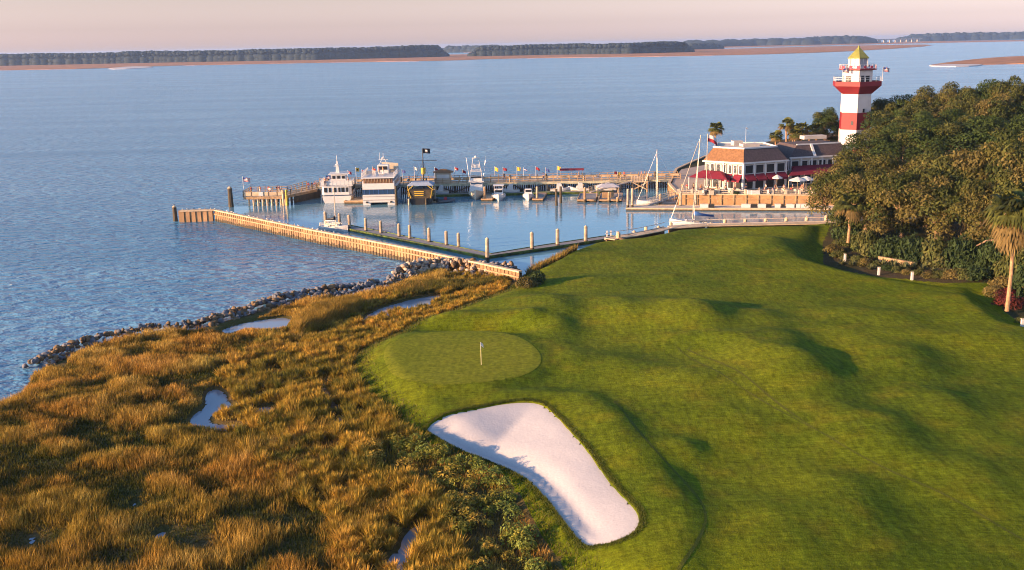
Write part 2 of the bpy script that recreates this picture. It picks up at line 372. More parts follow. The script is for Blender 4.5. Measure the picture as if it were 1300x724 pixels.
tag(grid_mesh('fairway', X, Y, H, ok, M_TURF, fsel=dgf >= 0), kind='structure')
tag(grid_mesh('marsh_ground', X, Y, H, ok, M_MUD, fsel=(dgf < 0) & ~wood), kind='structure')
tag(grid_mesh('woodland_floor', X, Y, H, ok, M_LITTER, fsel=wood), kind='structure')
gx, gy, gd, gok = grid_clip(BUNK, .4); gh, _, _ = base_h(gx, gy)
PW = [U2(*q, 2.0) for q in [(537, 531), (553, 541), (580, 553), (610, 564), (640, 578), (665, 593), (682, 608), (700, 629), (718, 655), (736, 678), (746, 685)]]
PE = [U2(*q, 2.0) for q in [(600, 515), (640, 509), (672, 507), (692, 511), (708, 525), (727, 547), (748, 572), (765, 597), (782, 619), (800, 639), (810, 651), (813, 663), (809, 676), (797, 684)]]
dW = segdist(PW, gx, gy, False)[0]; dE = segdist(PE, gx, gy, False)[0]
gh = gh-.14-.95*sm(0, 1.6, dW)*sm(0, 7.5, dE)*sm(0, 1.2, gd)+.05*(fbm(gx, gy, 1.2, 5)-.5)*sm(0, 1, gd)
tag(grid_mesh('bunker_sand', gx, gy, gh, gok, M_SAND), kind='structure')
gx, gy, gd, gok = grid_clip(GREEN, .5); gh, _, _ = base_h(gx, gy)
tag(grid_mesh('putting_green', gx, gy, gh+.014, gok, M_GREEN), kind='structure')
gp = path_d(X, Y); H2 = H+.012
tag(grid_mesh('sandy_path', X, Y, H2, ok, M_PATH, fsel=(dgf < -.3) & ~wood & (gp[:-1, :-1]+2.6*(fbm(xf, yf, 2.0, 88)-.42) < 0)), kind='structure')

# ------------------------------------------------------------------ water
def water(name, deep, rough, ripple, dist, chop=1.0, mudcol=None):
    m = bpy.data.materials.new(name); m.use_nodes = True; n = m.node_tree.nodes; l = m.node_tree.links; p = n['Principled BSDF']
    p.inputs['Roughness'].default_value = rough; p.inputs['IOR'].default_value = 1.33; p.inputs['Specular IOR Level'].default_value = .5
    t = n.new('ShaderNodeTexCoord')
    def noise(s, det, sc, rot=0, dis=0):
        mp = n.new('ShaderNodeMapping'); mp.inputs['Scale'].default_value = sc; mp.inputs['Rotation'].default_value = (0, 0, rot)
        a = n.new('ShaderNodeTexNoise'); a.inputs['Scale'].default_value = s; a.inputs['Detail'].default_value = det; a.inputs['Distortion'].default_value = dis
        l.new(t.outputs['Object'], mp.inputs[0]); l.new(mp.outputs[0], a.inputs[0]); return a.outputs['Fac']
    b = n.new('ShaderNodeBump'); b.inputs['Strength'].default_value = 1; b.inputs['Distance'].default_value = dist
    l.new(noise(ripple, 4, (1, 1.5, 1), rad(20), .6), b.inputs['Height'])
    b2 = n.new('ShaderNodeBump'); b2.inputs['Strength'].default_value = chop; b2.inputs['Distance'].default_value = dist*3
    l.new(noise(ripple*.25, 3, (1, 2.0, 1), rad(-15), .4), b2.inputs['Height']); l.new(b.outputs[0], b2.inputs['Normal']); l.new(b2.outputs[0], p.inputs['Normal'])
    # wind lanes: smoother and rougher water, and turbid colour patches
    mr = n.new('ShaderNodeMapRange'); mr.inputs[1].default_value = .35; mr.inputs[2].default_value = .65; l.new(noise(.012, 5, (.35, 2.2, 1), rad(12), .5), mr.inputs[0])
    ms_ = n.new('ShaderNodeMapRange'); ms_.inputs[3].default_value = chop*.45; ms_.inputs[4].default_value = chop*1.25; l.new(mr.outputs[0], ms_.inputs[0]); l.new(ms_.outputs[0], b2.inputs['Strength'])
    mx = n.new('ShaderNodeMix'); mx.data_type = 'RGBA'; mx.inputs[6].default_value = (*deep, 1); mx.inputs[7].default_value = (*(mudcol or [c*1.35 for c in deep]), 1)
    l.new(mr.outputs[0], mx.inputs[0]); l.new(mx.outputs[2], p.inputs['Base Color'])
    return m
M_SEA = water('sea_water', (.025, .155, .305), .16, 1.2, .34, 1.4, (.11, .28, .45))
M_POOL = water('pool_water', (.17, .21, .27), .08, 1.5, .004, .3)
# two sheets of one water level: the open bay, and the sheltered basin as the same sheet
sea = mesh_np('sea', [(-8800, -90, 0), (8800, -90, 0), (8800, 13700, 0), (-8800, 13700, 0)], [[0, 1, 2, 3]], M_SEA); tag(sea, kind='structure')
M_BASIN = water('basin_water', (.09, .22, .31), .06, 1.3, .016, .7, (.12, .26, .35))
BAS = np.array([U2(*q) for q in [(268, 280), (330, 293), (400, 307), (460, 320), (520, 333), (592, 345), (655, 356)]]+soft[1:]+[(p[0]+.3, p[1]-.6) for p in quay]+[(82, 168), (82, 191), U2(1050, 264), U2(862, 262), (33.2, 214), (36, 224), (-40, 221.5), U2(365, 256), U2(310, 262), U2(293, 262)])
ba_, bb_, bd_, bo_ = grid_clip(BAS, 3.0); tag(grid_mesh('basin', ba_, bb_, np.full(ba_.shape, .004), bo_, M_BASIN), kind='structure')
for p in POOLS:
    a, b_, c_, o_ = grid_clip(p, .3); tag(grid_mesh('tidal_pool', a, b_, np.full(a.shape, .2), o_, M_POOL), kind='structure')

# ------------------------------------------------------------------ haze
hb = MB().box((0, 6850, 20), (17800, 13990, 44)).build('haze', bpy.data.materials.new('haze_air')); tag(hb, kind='stuff')
hm = hb.data.materials[0]; hm.use_nodes = True; n = hm.node_tree.nodes; n.remove(n['Principled BSDF'])
pv = n.new('ShaderNodeVolumePrincipled'); pv.inputs['Color'].default_value = (.42, .62, 1, 1); pv.inputs['Density'].default_value = 7e-5; pv.inputs['Anisotropy'].default_value = .2
hm.node_tree.links.new(pv.outputs[0], n['Material Output'].inputs['Volume'])

# ------------------------------------------------------------------ far shore
M_BANK = turf('far_marsh', (.42, .20, .10), (.32, .16, .08), (.48, .27, .15), 0, .05, .1)
FARLEAF = leafmat('far_leaves', attr=False, col=(.018, .028, .03), tr=.05)
def px_sheet(name, px, z, m):
    P = smooth_poly([U2(*q, 0) for q in px], 1)
    bm = MB(); bm.add([(p[0], p[1], z) for p in P]+[(p[0], p[1], -.5) for p in P], [list(range(len(P)))]+[[i, (i+1) % len(P), (i+1) % len(P)+len(P), i+len(P)] for i in range(len(P))])
    return tag(bm.build(name, m), kind='structure')
px_sheet('far_marsh_bank', [(-60, 91), (0, 89.5), (130, 87.2), (200, 84), (330, 81.5), (450, 79), (560, 77.5), (640, 74.5), (760, 73), (870, 71.5), (1000, 68.5), (1100, 64.5), (1190, 58), (1170, 56.5), (1060, 58.5), (900, 63), (600, 69), (200, 77), (-60, 82)], .5, M_BANK)
px_sheet('distant_marsh_bank', [(560, 68), (900, 61.5), (1150, 55.5), (1400, 50.5), (1420, 49), (1000, 55.3), (560, 64.5)], .4, M_BANK)
px_sheet('sandbar', [(1176, 84), (1210, 83.5), (1260, 82), (1330, 81), (1420, 80), (1420, 70.5), (1300, 71.5), (1262, 73.5), (1225, 77), (1195, 81)], .6, M_BANK)
px_sheet('pale_sand_spit', [(1176, 84.2), (1205, 85.2), (1238, 84.4), (1250, 82.6), (1215, 82.2), (1192, 83)], .75, M_SAND)
px_sheet('pale_sand_shoal', [(134, 87.6), (150, 88.3), (190, 86.6), (196, 85), (165, 84.6)], .7, M_SAND)
def far_wood(pts, depth, hgt, r, n_, seed, label):
    g = np.random.default_rng(seed); b = bpy.data.meshes.new('x'); bpy.data.meshes.remove(b)
    ico = bmesh.new(); bmesh.ops.create_icosphere(ico, subdivisions=2, radius=1); iv = np.array([v.co for v in ico.verts]); fi = np.array([[v.index for v in f.verts] for f in ico.faces]); ico.free()
    P = np.array([U2(*q, 0) for q in pts]); seg = np.sqrt(((P[1:]-P[:-1])**2).sum(1)); cum = np.r_[0, np.cumsum(seg)]
    s = g.random(n_)*cum[-1]; x = np.interp(s, cum, P[:, 0]); y = np.interp(s, cum, P[:, 1]); dd = g.random(n_)**1.3*depth; y = y+dd
    taper = np.minimum(1, np.minimum(s, cum[-1]-s)/(r*6)+.35)
    hh = hgt*(.78+.22*fbm(s, s*0+seed, 90, seed)+.14*g.random(n_)**2)*taper; rr = r*(.7+.6*g.random(n_))
    V = []; F = []
    for lay, fz in ((0, 1.0), (1, .55), (2, .2)):
        jit = 1+.3*(g.random((n_, len(iv), 1))-.5)
        v = iv[None]*jit*np.stack([rr, rr, rr*.75], 1)[:, None]+np.stack([x+(g.random(n_)-.5)*r*lay, y-(lay*r*.3), np.maximum(hh*fz-rr*.7, 2)], 1)[:, None]
        V.append(v.reshape(-1, 3)) if lay == 0 else V.append((iv[None]*np.stack([rr*1.9, rr, rr*1.3], 1)[:, None]+np.stack([x, y-(lay*r*.3), np.maximum(hh*fz-rr*.9, 2)], 1)[:, None]).reshape(-1, 3)); F.append((fi[None]+np.arange(n_)[:, None, None]*len(iv)).reshape(-1, 3)+len(V[0])*lay)
    o = mesh_np('far_woodland', np.concatenate(V), np.concatenate(F), FARLEAF); return tag(o, label, 'woodland', kind='stuff')
far_wood([(-80, 85.5), (0, 84), (200, 80), (400, 76.5), (562, 72.5)], 160, 31, 6, 2400, 1, 'long dark wooded shore on the far left across the bay')
far_wood([(598, 72), (700, 70), (800, 68.5), (878, 66.5)], 130, 29, 6, 1200, 2, 'dark wooded island in the middle of the far shore')
far_wood([(560, 67), (640, 66)], 60, 30, 12, 90, 3, 'pale far wood seen in the gap between the two dark shores')
far_wood([(872, 63.5), (915, 62)], 60, 22, 9, 50, 4, 'low spit of trees off the end of the wooded island')
far_wood([(880, 60.3), (960, 58.3), (1040, 57)], 300, 26, 20, 130, 5, 'thin hazy treeline left of the lighthouse top')
far_wood([(1015, 57), (1080, 55.8), (1112, 55)], 300, 38, 20, 90, 6, 'hazy blue wood directly behind the lighthouse roof')
far_wood([(1165, 52.8), (1240, 51.2), (1330, 49.4)], 300, 44, 20, 170, 7, 'hazy blue wooded shore behind the far houses at right')
# bridge and houses on the far shore
fb = empty('road_bridge', U(1138, 54.2, 0), 0, 'long low pale bridge on the horizon right of the lighthouse', 'bridge')
b0 = fb.location; w_ = U(1172, 53.4, 0)-U(1108, 55.0, 0); h = w_/2
MB().beam(-h+Vector((0, 0, 17)), h+Vector((0, 0, 17)), 14, 5).build('deck', CONC, fb)
for i in range(9):
    MB().box(-h+w_*((i+.5)/9)+Vector((0, 0, 7)), (14, 12, 15)).build('pier', CONC, fb)
HW = [mat('far_house_wall', (.62, .50, .42), .7, .1, .1), mat('far_house_roof', (.25, .17, .15), .8, .1, .1)]
for i, (px, wd, ht) in enumerate([(1184, 34, 14), (1192, 22, 11), (1203, 40, 16), (1213, 24, 12), (1224, 46, 17), (1236, 30, 14), (1258, 28, 12), (1283, 36, 15), (1294, 30, 17)]):
    c = U(px, 51.6-(px-1184)*.017, 0)
    o = empty('shore_house', c, random.uniform(-.3, .3), f'{ordn(i)} from the left of the small pale houses along the far right shore', 'house', 'houses on the far right shore')
    MB().box((0, 0, ht*.35), (wd, 16, ht*.7)).build('wall', HW[0], o)
    MB().loft([[Vector((-wd/2-1, -9, ht*.7)), Vector((wd/2+1, -9, ht*.7)), Vector((wd/2+1, 9, ht*.7)), Vector((-wd/2-1, 9, ht*.7))], [Vector((-wd/2+5, -1, ht)), Vector((wd/2-5, -1, ht)), Vector((wd/2-5, 1, ht)), Vector((-wd/2+5, 1, ht))]]).build('roof', HW[1], o)
    for q in range(int(wd//7)): MB().box((-wd/2+5+q*7, -8.1, ht*.36), (2.6, .4, ht*.3)).build('window', GLASS, o)

# ------------------------------------------------------------------ grass and shrubs (numpy blades and leaves)
def blades(name, x, y, z, h_, wd, col, lean=.25, label=None, cat=None, m=BLADE, sun_lean=(.07, .03)):
    n_ = len(x); a = rng.random(n_)*2*PI; dx = np.cos(a)*wd/2; dy = np.sin(a)*wd/2
    lx = (rng.normal(0, lean, n_)+sun_lean[0])*h_; ly = (rng.normal(0, lean, n_)+sun_lean[1])*h_
    b0 = np.stack([x-dx, y-dy, z-.03], 1); b1 = np.stack([x+dx, y+dy, z-.03], 1)
    m0 = np.stack([x-dx*.8+lx*.35, y-dy*.8+ly*.35, z+h_*.55], 1); m1 = np.stack([x+dx*.8+lx*.35, y+dy*.8+ly*.35, z+h_*.55], 1); tp = np.stack([x+lx, y+ly, z+h_], 1)
    V = np.stack([b0, b1, m1, m0, tp], 1).reshape(-1, 3); I = np.arange(n_)[:, None]*5
    F = np.concatenate([I+[0, 1, 2], I+[0, 2, 3], I+[3, 2, 4]]).astype(int)
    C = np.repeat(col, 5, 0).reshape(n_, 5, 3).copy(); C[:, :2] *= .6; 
    return tag(mesh_np(name, V, F, m, None, C.reshape(-1, 3)), label, cat, kind='stuff')
def scatter(P, n_, edge=0):
    P = np.asarray(P); a, b = P.min(0), P.max(0); x = rng.random(n_)*(b[0]-a[0])+a[0]; y = rng.random(n_)*(b[1]-a[1])+a[1]
    k = sdf(P, x, y)[0] > edge; return x[k], y[k]
def mixcol(t, cs):
    t = np.clip(t, 0, .9999)*(len(cs)-1); i = t.astype(int); f = (t-i)[:, None]; c = np.array(cs); return c[i]*(1-f)+c[i+1]*f
# dune belt limit: vegetation changes from marsh grass to shrubs with distance to the golf edge
MARSH = np.array(bay[:-1]+[U2(655, 352)]+gedge[1:]+[(8, 15)])
vis = np.array([(-62, 30), (-72, 120), (-15, 152), (4, 142), (8, 60), (10, 40), (0, 30)])
def marsh_pts(n_):
    x, y = scatter(MARSH, n_, .3); k = inside(vis, x, y); x, y = x[k], y[k]
    # drop points outside the view wedge (with margin)
    k = (np.abs(x) < y*.56+6) & (y > 44); return x[k], y[k]
x, y = marsh_pts(1900000)
dg_ = -sdf(GOLF, x, y)[0]; dp = pool_d(x, y); pa = path_d(x, y); dcst = segdist(bay, x, y, False)[0]
big = fbm(x, y, 11, 41, 3); med = fbm(x, y*1.4, 3.6, 55, 4); fine = fbm(x, y, 1.1, 61, 2)
# creek-side open strip between marsh and dune
belt = sm(7, 13, dg_+4*(med-.5))
dens = np.clip((.62+.9*(med-.38)+.7*(big-.42)), .5, 1)
k = (dp > -99) & (dp < -.25) & (pa+2.6*(fbm(x, y, 2.0, 88)-.42) > .0) & (rng.random(len(x)) < dens*(.35+.65*belt)) & ((dcst > np.where((x > -35) & (x < -17.7), 4.6, 3.6)) | ((y < 99) & (dcst > .5)))
x, y, dg_, dp, big, med, fine, belt = [q[k] for q in (x, y, dg_, dp, big, med, fine, belt)]
h0, _, _ = base_h(x, y)
low = sm(.50, .36, med)*sm(.60, .42, big)
hgt = .78*(.6+.5*sm(.35, .62, med))*(1-.36*low)*(.5+.75*rng.random(len(x)))*(.85+.3*fine)*(.55+.45*belt)
hgt *= .25+.75*sm(.2, 2.8, -dp)
tcol = .15+.9*(med-.32)*1.5+.35*(rng.random(len(x))-.3)+.9*(fine-.5)-.38*low+.25*(y > 92)*sm(88, 100, y)
colr = mixcol(tcol, [(.06, .068, .010), (.16, .125, .018), (.28, .175, .030), (.40, .25, .040), (.55, .37, .09)])
ru = sm(.46, .62, fbm(x, y, 6.5, 97, 3))[:, None]*.38; colr = colr*(1-ru)+colr*np.array([1.15, .80, .8])*ru; ol = sm(.5, .66, fbm(x, y, 9, 98, 3))[:, None]*.4; colr = colr*(1-ol)+colr*np.array([.66, .84, .6])*ol
colr *= (.55+.8*rng.random(len(x)))[:, None]
sz = .028+.018*rng.random(len(x))+.0003*np.maximum(y-60, 0)
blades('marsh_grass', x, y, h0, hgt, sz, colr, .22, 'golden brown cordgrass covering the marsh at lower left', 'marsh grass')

def leaves(c, rad_, n_, size, col, up=.5, seed=0, flat=.8, fill=.35):
    """leaf quads on and in ellipsoids: c (k,3), rad_ (k,3)"""
    g = np.random.default_rng(seed); k = len(c); i = g.integers(0, k, n_) if n_ > k else np.arange(n_)
    v = g.normal(0, 1, (n_, 3)); v /= np.linalg.norm(v, axis=1)[:, None]; v[:, 2] = np.where(v[:, 2] < -.35, -v[:, 2], v[:, 2])
    r = 1-fill*g.random(n_)**1.5; p = c[i]+v*rad_[i]*r[:, None]
    nr = v+g.normal(0, .55, (n_, 3))+np.array([0, 0, up]); nr /= np.linalg.norm(nr, axis=1)[:, None]
    a = np.cross(nr, g.normal(0, 1, (n_, 3))); a /= np.linalg.norm(a, axis=1)[:, None]; b = np.cross(nr, a)
    s = (size*(.6+.8*g.random(n_)))[:, None] if np.isscalar(size) else (size[i]*(.6+.8*g.random(n_)))[:, None]
    V = np.stack([p-a*s, p-b*s*flat*.6, p+a*s, p+b*s*flat*.6], 1).reshape(-1, 3); F = np.arange(n_*4).reshape(-1, 4)
    cc = col[i] if len(np.shape(col)) == 2 else np.repeat([col], n_, 0)
    cc = cc*(.7+.6*g.random(n_))[:, None]
    return V, F, np.repeat(cc, 4, 0)
# dune shrubs: tufts between the marsh and the turf
def tuft_field(n_, lim, seed):
    x, y = scatter(MARSH, n_, .2); k = (np.abs(x) < y*.56+5) & (y > 46); x, y = x[k], y[k]
    q = -sdf(GOLF, x, y)[0]; k = (q < lim) & (pool_d(x, y) < -.3) & (path_d(x, y)+2.2*(fbm(x, y, 2.0, 88)-.42) > .1) & (q > .15); return x[k], y[k], q[k]
x, y, q = tuft_field(46000, 13, 1)
med = fbm(x, y, 4, 71, 3); k = rng.random(len(x)) < np.where(q < 8.5, .95, .45)*sm(.3, .5, med+.1); x, y, q, med = x[k], y[k], q[k], med[k]
far = sm(85, 120, y)
r = (.45+.5*rng.random(len(x)))*(1-.25*far); z0, _, _ = base_h(x, y)
hh = r*(.75+.5*rng.random(len(x)))
# leafy green hedge strip along the bunker side
hedge = (q < 5.2) & (y < 76) & (x > -11)
ktuft = ~hedge
tt = rng.random(len(x))*.55+.45*sm(.35, .65, med)
ct = mixcol(tt, [(.11, .11, .016), (.24, .18, .025), (.38, .25, .035), (.50, .29, .05)])
# grassy tufts as blades in clumps
nb = 84; xi = np.repeat(x[ktuft], nb); yi = np.repeat(y[ktuft], nb); ri = np.repeat(r[ktuft], nb); hi = np.repeat(hh[ktuft], nb)
an = rng.random(len(xi))*2*PI; rr_ = np.sqrt(rng.random(len(xi)))*ri*.75; n_ = len(xi)
px_ = xi+np.cos(an)*rr_*.6; py_ = yi+np.sin(an)*rr_*.6; wd = .026+.014*rng.random(n_)
V0 = np.stack([px_, py_, np.repeat(z0[ktuft], nb)-.02], 1); out = np.stack([np.cos(an)*rr_*.9, np.sin(an)*rr_*.9, hi*(1.25-.75*(rr_/ri)**2)*(.7+.5*rng.random(n_))], 1)
sd_ = np.stack([-np.sin(an), np.cos(an), 0*an], 1)*wd[:, None]; mid = V0+out*np.array([.35, .35, .65]); tip = V0+out
V = np.stack([V0-sd_*.5, V0+sd_*.5, mid+sd_*.7, mid-sd_*.7, tip], 1).reshape(-1, 3); I = np.arange(n_)[:, None]*5
Fm = np.concatenate([I+[0, 1, 2], I+[0, 2, 3], I+[3, 2, 4]])
cc = np.repeat(ct[ktuft], nb, 0)*(.7+.6*rng.random(n_))[:, None]
tag(mesh_np('dune_grass', V, Fm, BLADE, None, np.repeat(cc, 5, 0)), 'olive and tawny tufts of dune grass between the marsh and the turf', 'dune grass', kind='stuff')
# round hedge of leafy shrubs
x2, y2, q2 = tuft_field(16000, 5.6, 2); k = (y2 < 77) & (x2 > -12.5) & (rng.random(len(x2)) < .8) & (q2 > .5); x2, y2, q2 = x2[k], y2[k], q2[k]
z2, _, _ = base_h(x2, y2); r2 = .36+.42*rng.random(len(x2))
C2 = np.stack([x2, y2, z2+r2*.5], 1); R2 = np.stack([r2, r2, r2*(.8+.4*rng.random(len(x2)))], 1)
tc2 = mixcol(rng.random(len(x2))*.6+.5*sm(3.5, .5, q2), [(.34, .23, .04), (.25, .21, .03), (.14, .17, .025), (.19, .23, .05)])
V, F, Cc = leaves(C2, R2, 150*len(x2), .095, tc2, seed=5)
tag(mesh_np('leafy_shrubs', V, F, LEAF, None, Cc), 'leafy green shrub hedge running along the lower side of the bunker', 'shrubs', kind='stuff')
# tall reed stand left of the pool near the riprap
reed = smooth_poly([U2(*p, .3) for p in [(362, 428), (366, 410), (400, 392), (440, 386), (468, 388), (464, 398), (430, 412), (395, 425), (372, 434)]], 1)
x, y = scatter(reed, 60000); z, _, _ = base_h(x, y); n_ = len(x)
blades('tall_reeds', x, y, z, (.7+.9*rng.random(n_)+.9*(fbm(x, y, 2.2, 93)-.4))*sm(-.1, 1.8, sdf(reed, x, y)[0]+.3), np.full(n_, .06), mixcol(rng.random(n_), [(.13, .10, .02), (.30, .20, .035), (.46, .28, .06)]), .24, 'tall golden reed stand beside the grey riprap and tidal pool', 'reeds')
reed2 = smooth_poly([U2(*p, .3) for p in [(490, 376), (500, 366), (540, 364), (600, 362), (640, 357), (655, 358), (600, 370), (560, 372), (520, 378)]], 1)
x, y = scatter(reed2, 42000); k = pool_d(x, y) < -.2; x, y = x[k], y[k]; z, _, _ = base_h(x, y); n_ = len(x)
blades('shore_grass', x, y, z, (.5+.5*rng.random(n_))*(.5+.9*fbm(x, y, 3, 77)), np.full(n_, .06), mixcol(rng.random(n_)*.6+.5*(fbm(x, y, 2.5, 78)-.3), [(.07, .09, .015), (.16, .13, .025), (.28, .17, .045)]), .3, 'mixed green and gold grass below the rock pile at the wall', 'shore grass')
reed3 = smooth_poly([U2(*p, .6) for p in [(664, 347), (680, 338), (700, 328), (716, 322), (734, 324), (730, 330), (705, 340), (680, 352)]], 1)
x, y = scatter(reed3, 9000); z, _, _ = base_h(x, y); n_ = len(x)
blades('bank_grass', x, y, z, .6+.7*rng.random(n_), np.full(n_, .07), mixcol(rng.random(n_), [(.10, .10, .02), (.20, .14, .03), (.34, .20, .05)]), .25, 'tawny grass fringe on the basin bank above the round bush', 'bank grass')
# short turf fringe where the mown grass meets the dune: rough grass blades
x, y = scatter(GOLF, 900000); q = sdf(GOLF, x, y)[0]; dq = segdist(gedge, x, y, False)[0]
k = (dq < 1.6+1.2*fbm(x, y, 3, 91)) & (y < 150) & (rng.random(len(x)) < sm(2.6, .2, dq)) & (sdf(BUNK, x, y)[0] < -.6); x, y = x[k], y[k]; z, _, _ = base_h(x, y); n_ = len(x)
blades('rough_grass', x, y, z, .12+.22*rng.random(n_), np.full(n_, .045), mixcol(rng.random(n_), [(.05, .07, .012), (.10, .11, .02), (.17, .13, .03)]), .4, 'rough uncut grass fringe along the dune side of the fairway', 'rough grass')

bx0, by0 = BUNK.min(0)-1, BUNK.max(0)+1
x = rng.random(420000)*(by0[0]-bx0[0])+bx0[0]; y = rng.random(420000)*(by0[1]-bx0[1])+bx0[1]; q = sdf(BUNK, x, y)[0]; k = (q < .04) & (q > -.55*rng.random(len(x))); x, y = x[k], y[k]; z, _, _ = base_h(x, y); n_ = len(x)
blades('lip_grass', x, y, z, .05+.10*rng.random(n_), np.full(n_, .03), mixcol(rng.random(n_), [(.06, .085, .012), (.12, .13, .018)]), .5, 'uncut grass overhanging the rim of the bunker', 'lip grass')
# ------------------------------------------------------------------ riprap
ROCKM = [mat('rock_grey', (.12, .125, .145), .9, .25, 1.2, .5, 5), mat('rock_tan', (.16, .105, .055), .9, .25, 1.2, .5, 5), mat('rock_pale', (.36, .28, .21), .9, .2, 1.2, .5, 5)]
rock_me = []
for i in range(9):
    bm = bmesh.new(); bmesh.ops.create_icosphere(bm, subdivisions=2, radius=.5)
    g = np.random.default_rng(i)
    pl = g.normal(0, 1, (9, 3)); pl /= np.linalg.norm(pl, axis=1)[:, None]
    for v in bm.verts:
        for q in pl:
            t = np.dot(v.co, q)-.34
            if t > 0: v.co -= Vector(q)*t
        v.co = Vector((v.co.x*1.25, v.co.y, v.co.z*.8))
    me = bpy.data.meshes.new('boulder'); bm.to_mesh(me); bm.free(); me.materials.append(ROCKM[i % 3]); rock_me.append(me)
rocks = []
def rock_line(pts, wid, step, z1, sz, seed):
    g = random.Random(seed); P = [Vector((*U2(*p), 0)) for p in pts]
    for a, b in zip(P[:-1], P[1:]):
        n_ = max(1, int((b-a).length/step)); d_ = (b-a).normalized(); nrm = Vector((d_.y, -d_.x, 0))
        for i in range(n_):
            c = a+(b-a)*((i+g.random())/n_)
            for q in range(int(wid/sz*1.25)):
                o_ = (g.random()-.5)*wid; p = c+nrm*(o_+.9)+d_*g.uniform(-.3, .3); p.z = z1*(1-abs(o_)/wid*1.7)+g.uniform(-.1, .15); s = sz*g.uniform(.6, 1.35)
                rocks.append((p, s, g.randrange(3)*3+({1: (1, 1, 0), 2: (1, 1, 0), 3: (1, 1, 0), 4: (0, 0, 0, 1), 5: (0, 1), 6: (0, 2, 2, 1)}[seed])[g.randrange(len(({1: (1, 1, 0), 2: (1, 1, 0), 3: (1, 1, 0), 4: (0, 0, 0, 1), 5: (0, 1), 6: (0, 2, 2, 1)}[seed])))], (g.uniform(0, 6), g.uniform(-.5, .5), g.uniform(0, 6))))
rock_line([(38, 469), (62, 457), (102, 440)], 3.4, .42, 1.1, .62, 1)
rock_line([(102, 440), (138, 430), (191, 421), (252, 416)], 2.6, .45, 1.0, .55, 2)
rock_line([(252, 416), (308, 400), (332, 391)], 3.6, .42, 1.2, .62, 3)
rock_line([(332, 391), (369, 383), (400, 378), (440, 373), (482, 367)], 4.6, .42, 1.4, .68, 4)
rock_line([(482, 367), (505, 355)], 2.4, .5, .9, .6, 5)
rock_line([(503, 357), (530, 348), (560, 345), (600, 348), (656, 353)], 5.0, .4, 2.1, .72, 6)
rocks.sort(key=lambda r_: -r_[1]/(r_[0]-Vector((0, 0, CH))).length)
ind, rest = rocks[:290], rocks[290:]
for p, s, i, ro in ind:
    o = bpy.data.objects.new('boulder', rock_me[i]); COL.objects.link(o); o.location = p; o.rotation_euler = ro; o.scale = (s, s, s)
    tag(o, 'rough angular boulder in the rock riprap along the bay edge', 'boulder', 'riprap boulders')
if rest:
    V = []; F = []; RC = []; b = 0
    for p, s, i, ro in rest:
        from mathutils import Euler
        Mx = Matrix.Translation(p) @ Euler(ro).to_matrix().to_4x4() @ Matrix.Scale(s, 4)
        me = rock_me[i]; V += [tuple(Mx @ v.co) for v in me.vertices]; F += [[q+b for q in pl.vertices] for pl in me.polygons]; b += len(me.vertices); RC += [[(.12, .125, .145), (.16, .105, .055), (.36, .28, .21)][i % 3]]*len(me.vertices)
    tag(mesh_np('riprap_stones', V, F, mat('rock_mixed', (1, 1, 1), .9, .25, 1.2, .5, 5, attr=True), None, np.array(RC)), 'smaller stones filling the riprap along the bay edge', 'riprap', kind='stuff')

# ------------------------------------------------------------------ breakwater
WTOP = [U(x, y, 2.2) for x, y in [(272, 266), (336, 279), (400, 292), (460, 303), (520, 314.5), (592, 329.5), (660, 344)]]
bwk = empty('breakwater', (WTOP[0].x, WTOP[0].y, 0), 0, 'long pale timber breakwater wall reaching from the rock pile out into the bay', 'breakwater')
o0 = bwk.location.copy()
def rel(p, o): return Vector(p)-Vector(o)
wall_ = MB(); cap_ = MB(); wale = MB(); back = MB()
for a, b in zip(WTOP[:-1], WTOP[1:]):
    a = Vector((a.x, a.y, 0)); b = Vector((b.x, b.y, 0)); d_ = (b-a); Lg = d_.length; d_.normalize(); nr = Vector((d_.y, -d_.x, 0))
    n_ = int(Lg/.36)
    for i in range(n_):
        c = a+d_*(Lg*(i+.5)/n_)+nr*(.04 if i % 2 else -.05); jz = random.uniform(-.03, .03)
        wall_.beam(rel(c+Vector((0, 0, -.8)), o0), rel(c+Vector((0, 0, 2.0+jz)), o0), .2, Lg/n_*.93) if False else wall_.box(rel(c+Vector((0, 0, .62+jz)), o0), (Lg/n_*.92, .2, 2.8), math.atan2(d_.y, d_.x))
    cap_.beam(rel(a+Vector((0, 0, 2.1)), o0), rel(b+d_*.1+Vector((0, 0, 2.1)), o0), .62, .2)
    wale.beam(rel(a+nr*.2+Vector((0, 0, 1.35)), o0), rel(b+nr*.2+Vector((0, 0, 1.35)), o0), .14, .2)
    back.beam(rel(a-nr*.3+Vector((0, 0, .6)), o0), rel(b-nr*.3+Vector((0, 0, .6)), o0), .2, 2.6)
gwr = MB()
for a, b in zip(WTOP[:-1], WTOP[1:]):
    a = Vector((a.x, a.y, 0)); b = Vector((b.x, b.y, 0)); d_ = (b-a).normalized(); nr = Vector((d_.y, -d_.x, 0)); n_ = int((b-a).length/.36)
    for i in range(n_):
        hh_ = .55+.35*random.random(); gwr.box(rel(a.lerp(b, (i+.5)/n_)+nr*(.165 if i % 2 else .075)+Vector((0, 0, hh_/2-.2)), o0), ((b-a).length/n_*.9, .03, hh_), math.atan2(d_.y, d_.x))
gwr.build('waterline_growth', WOODD, bwk)
wall_.build('plank_wall', SHEET, bwk); cap_.build('cap', WOODL, bwk); wale.build('wale', WOOD, bwk); back.build('back_wall', WOODD, bwk)
e0 = Vector((*U2(230, 282), 0)); e1 = Vector((WTOP[0].x, WTOP[0].y, 0))
oe = empty('wave_screen', e0, 0, 'open end of the breakwater with gaps between stout square posts', 'wave screen')
n_ = 6
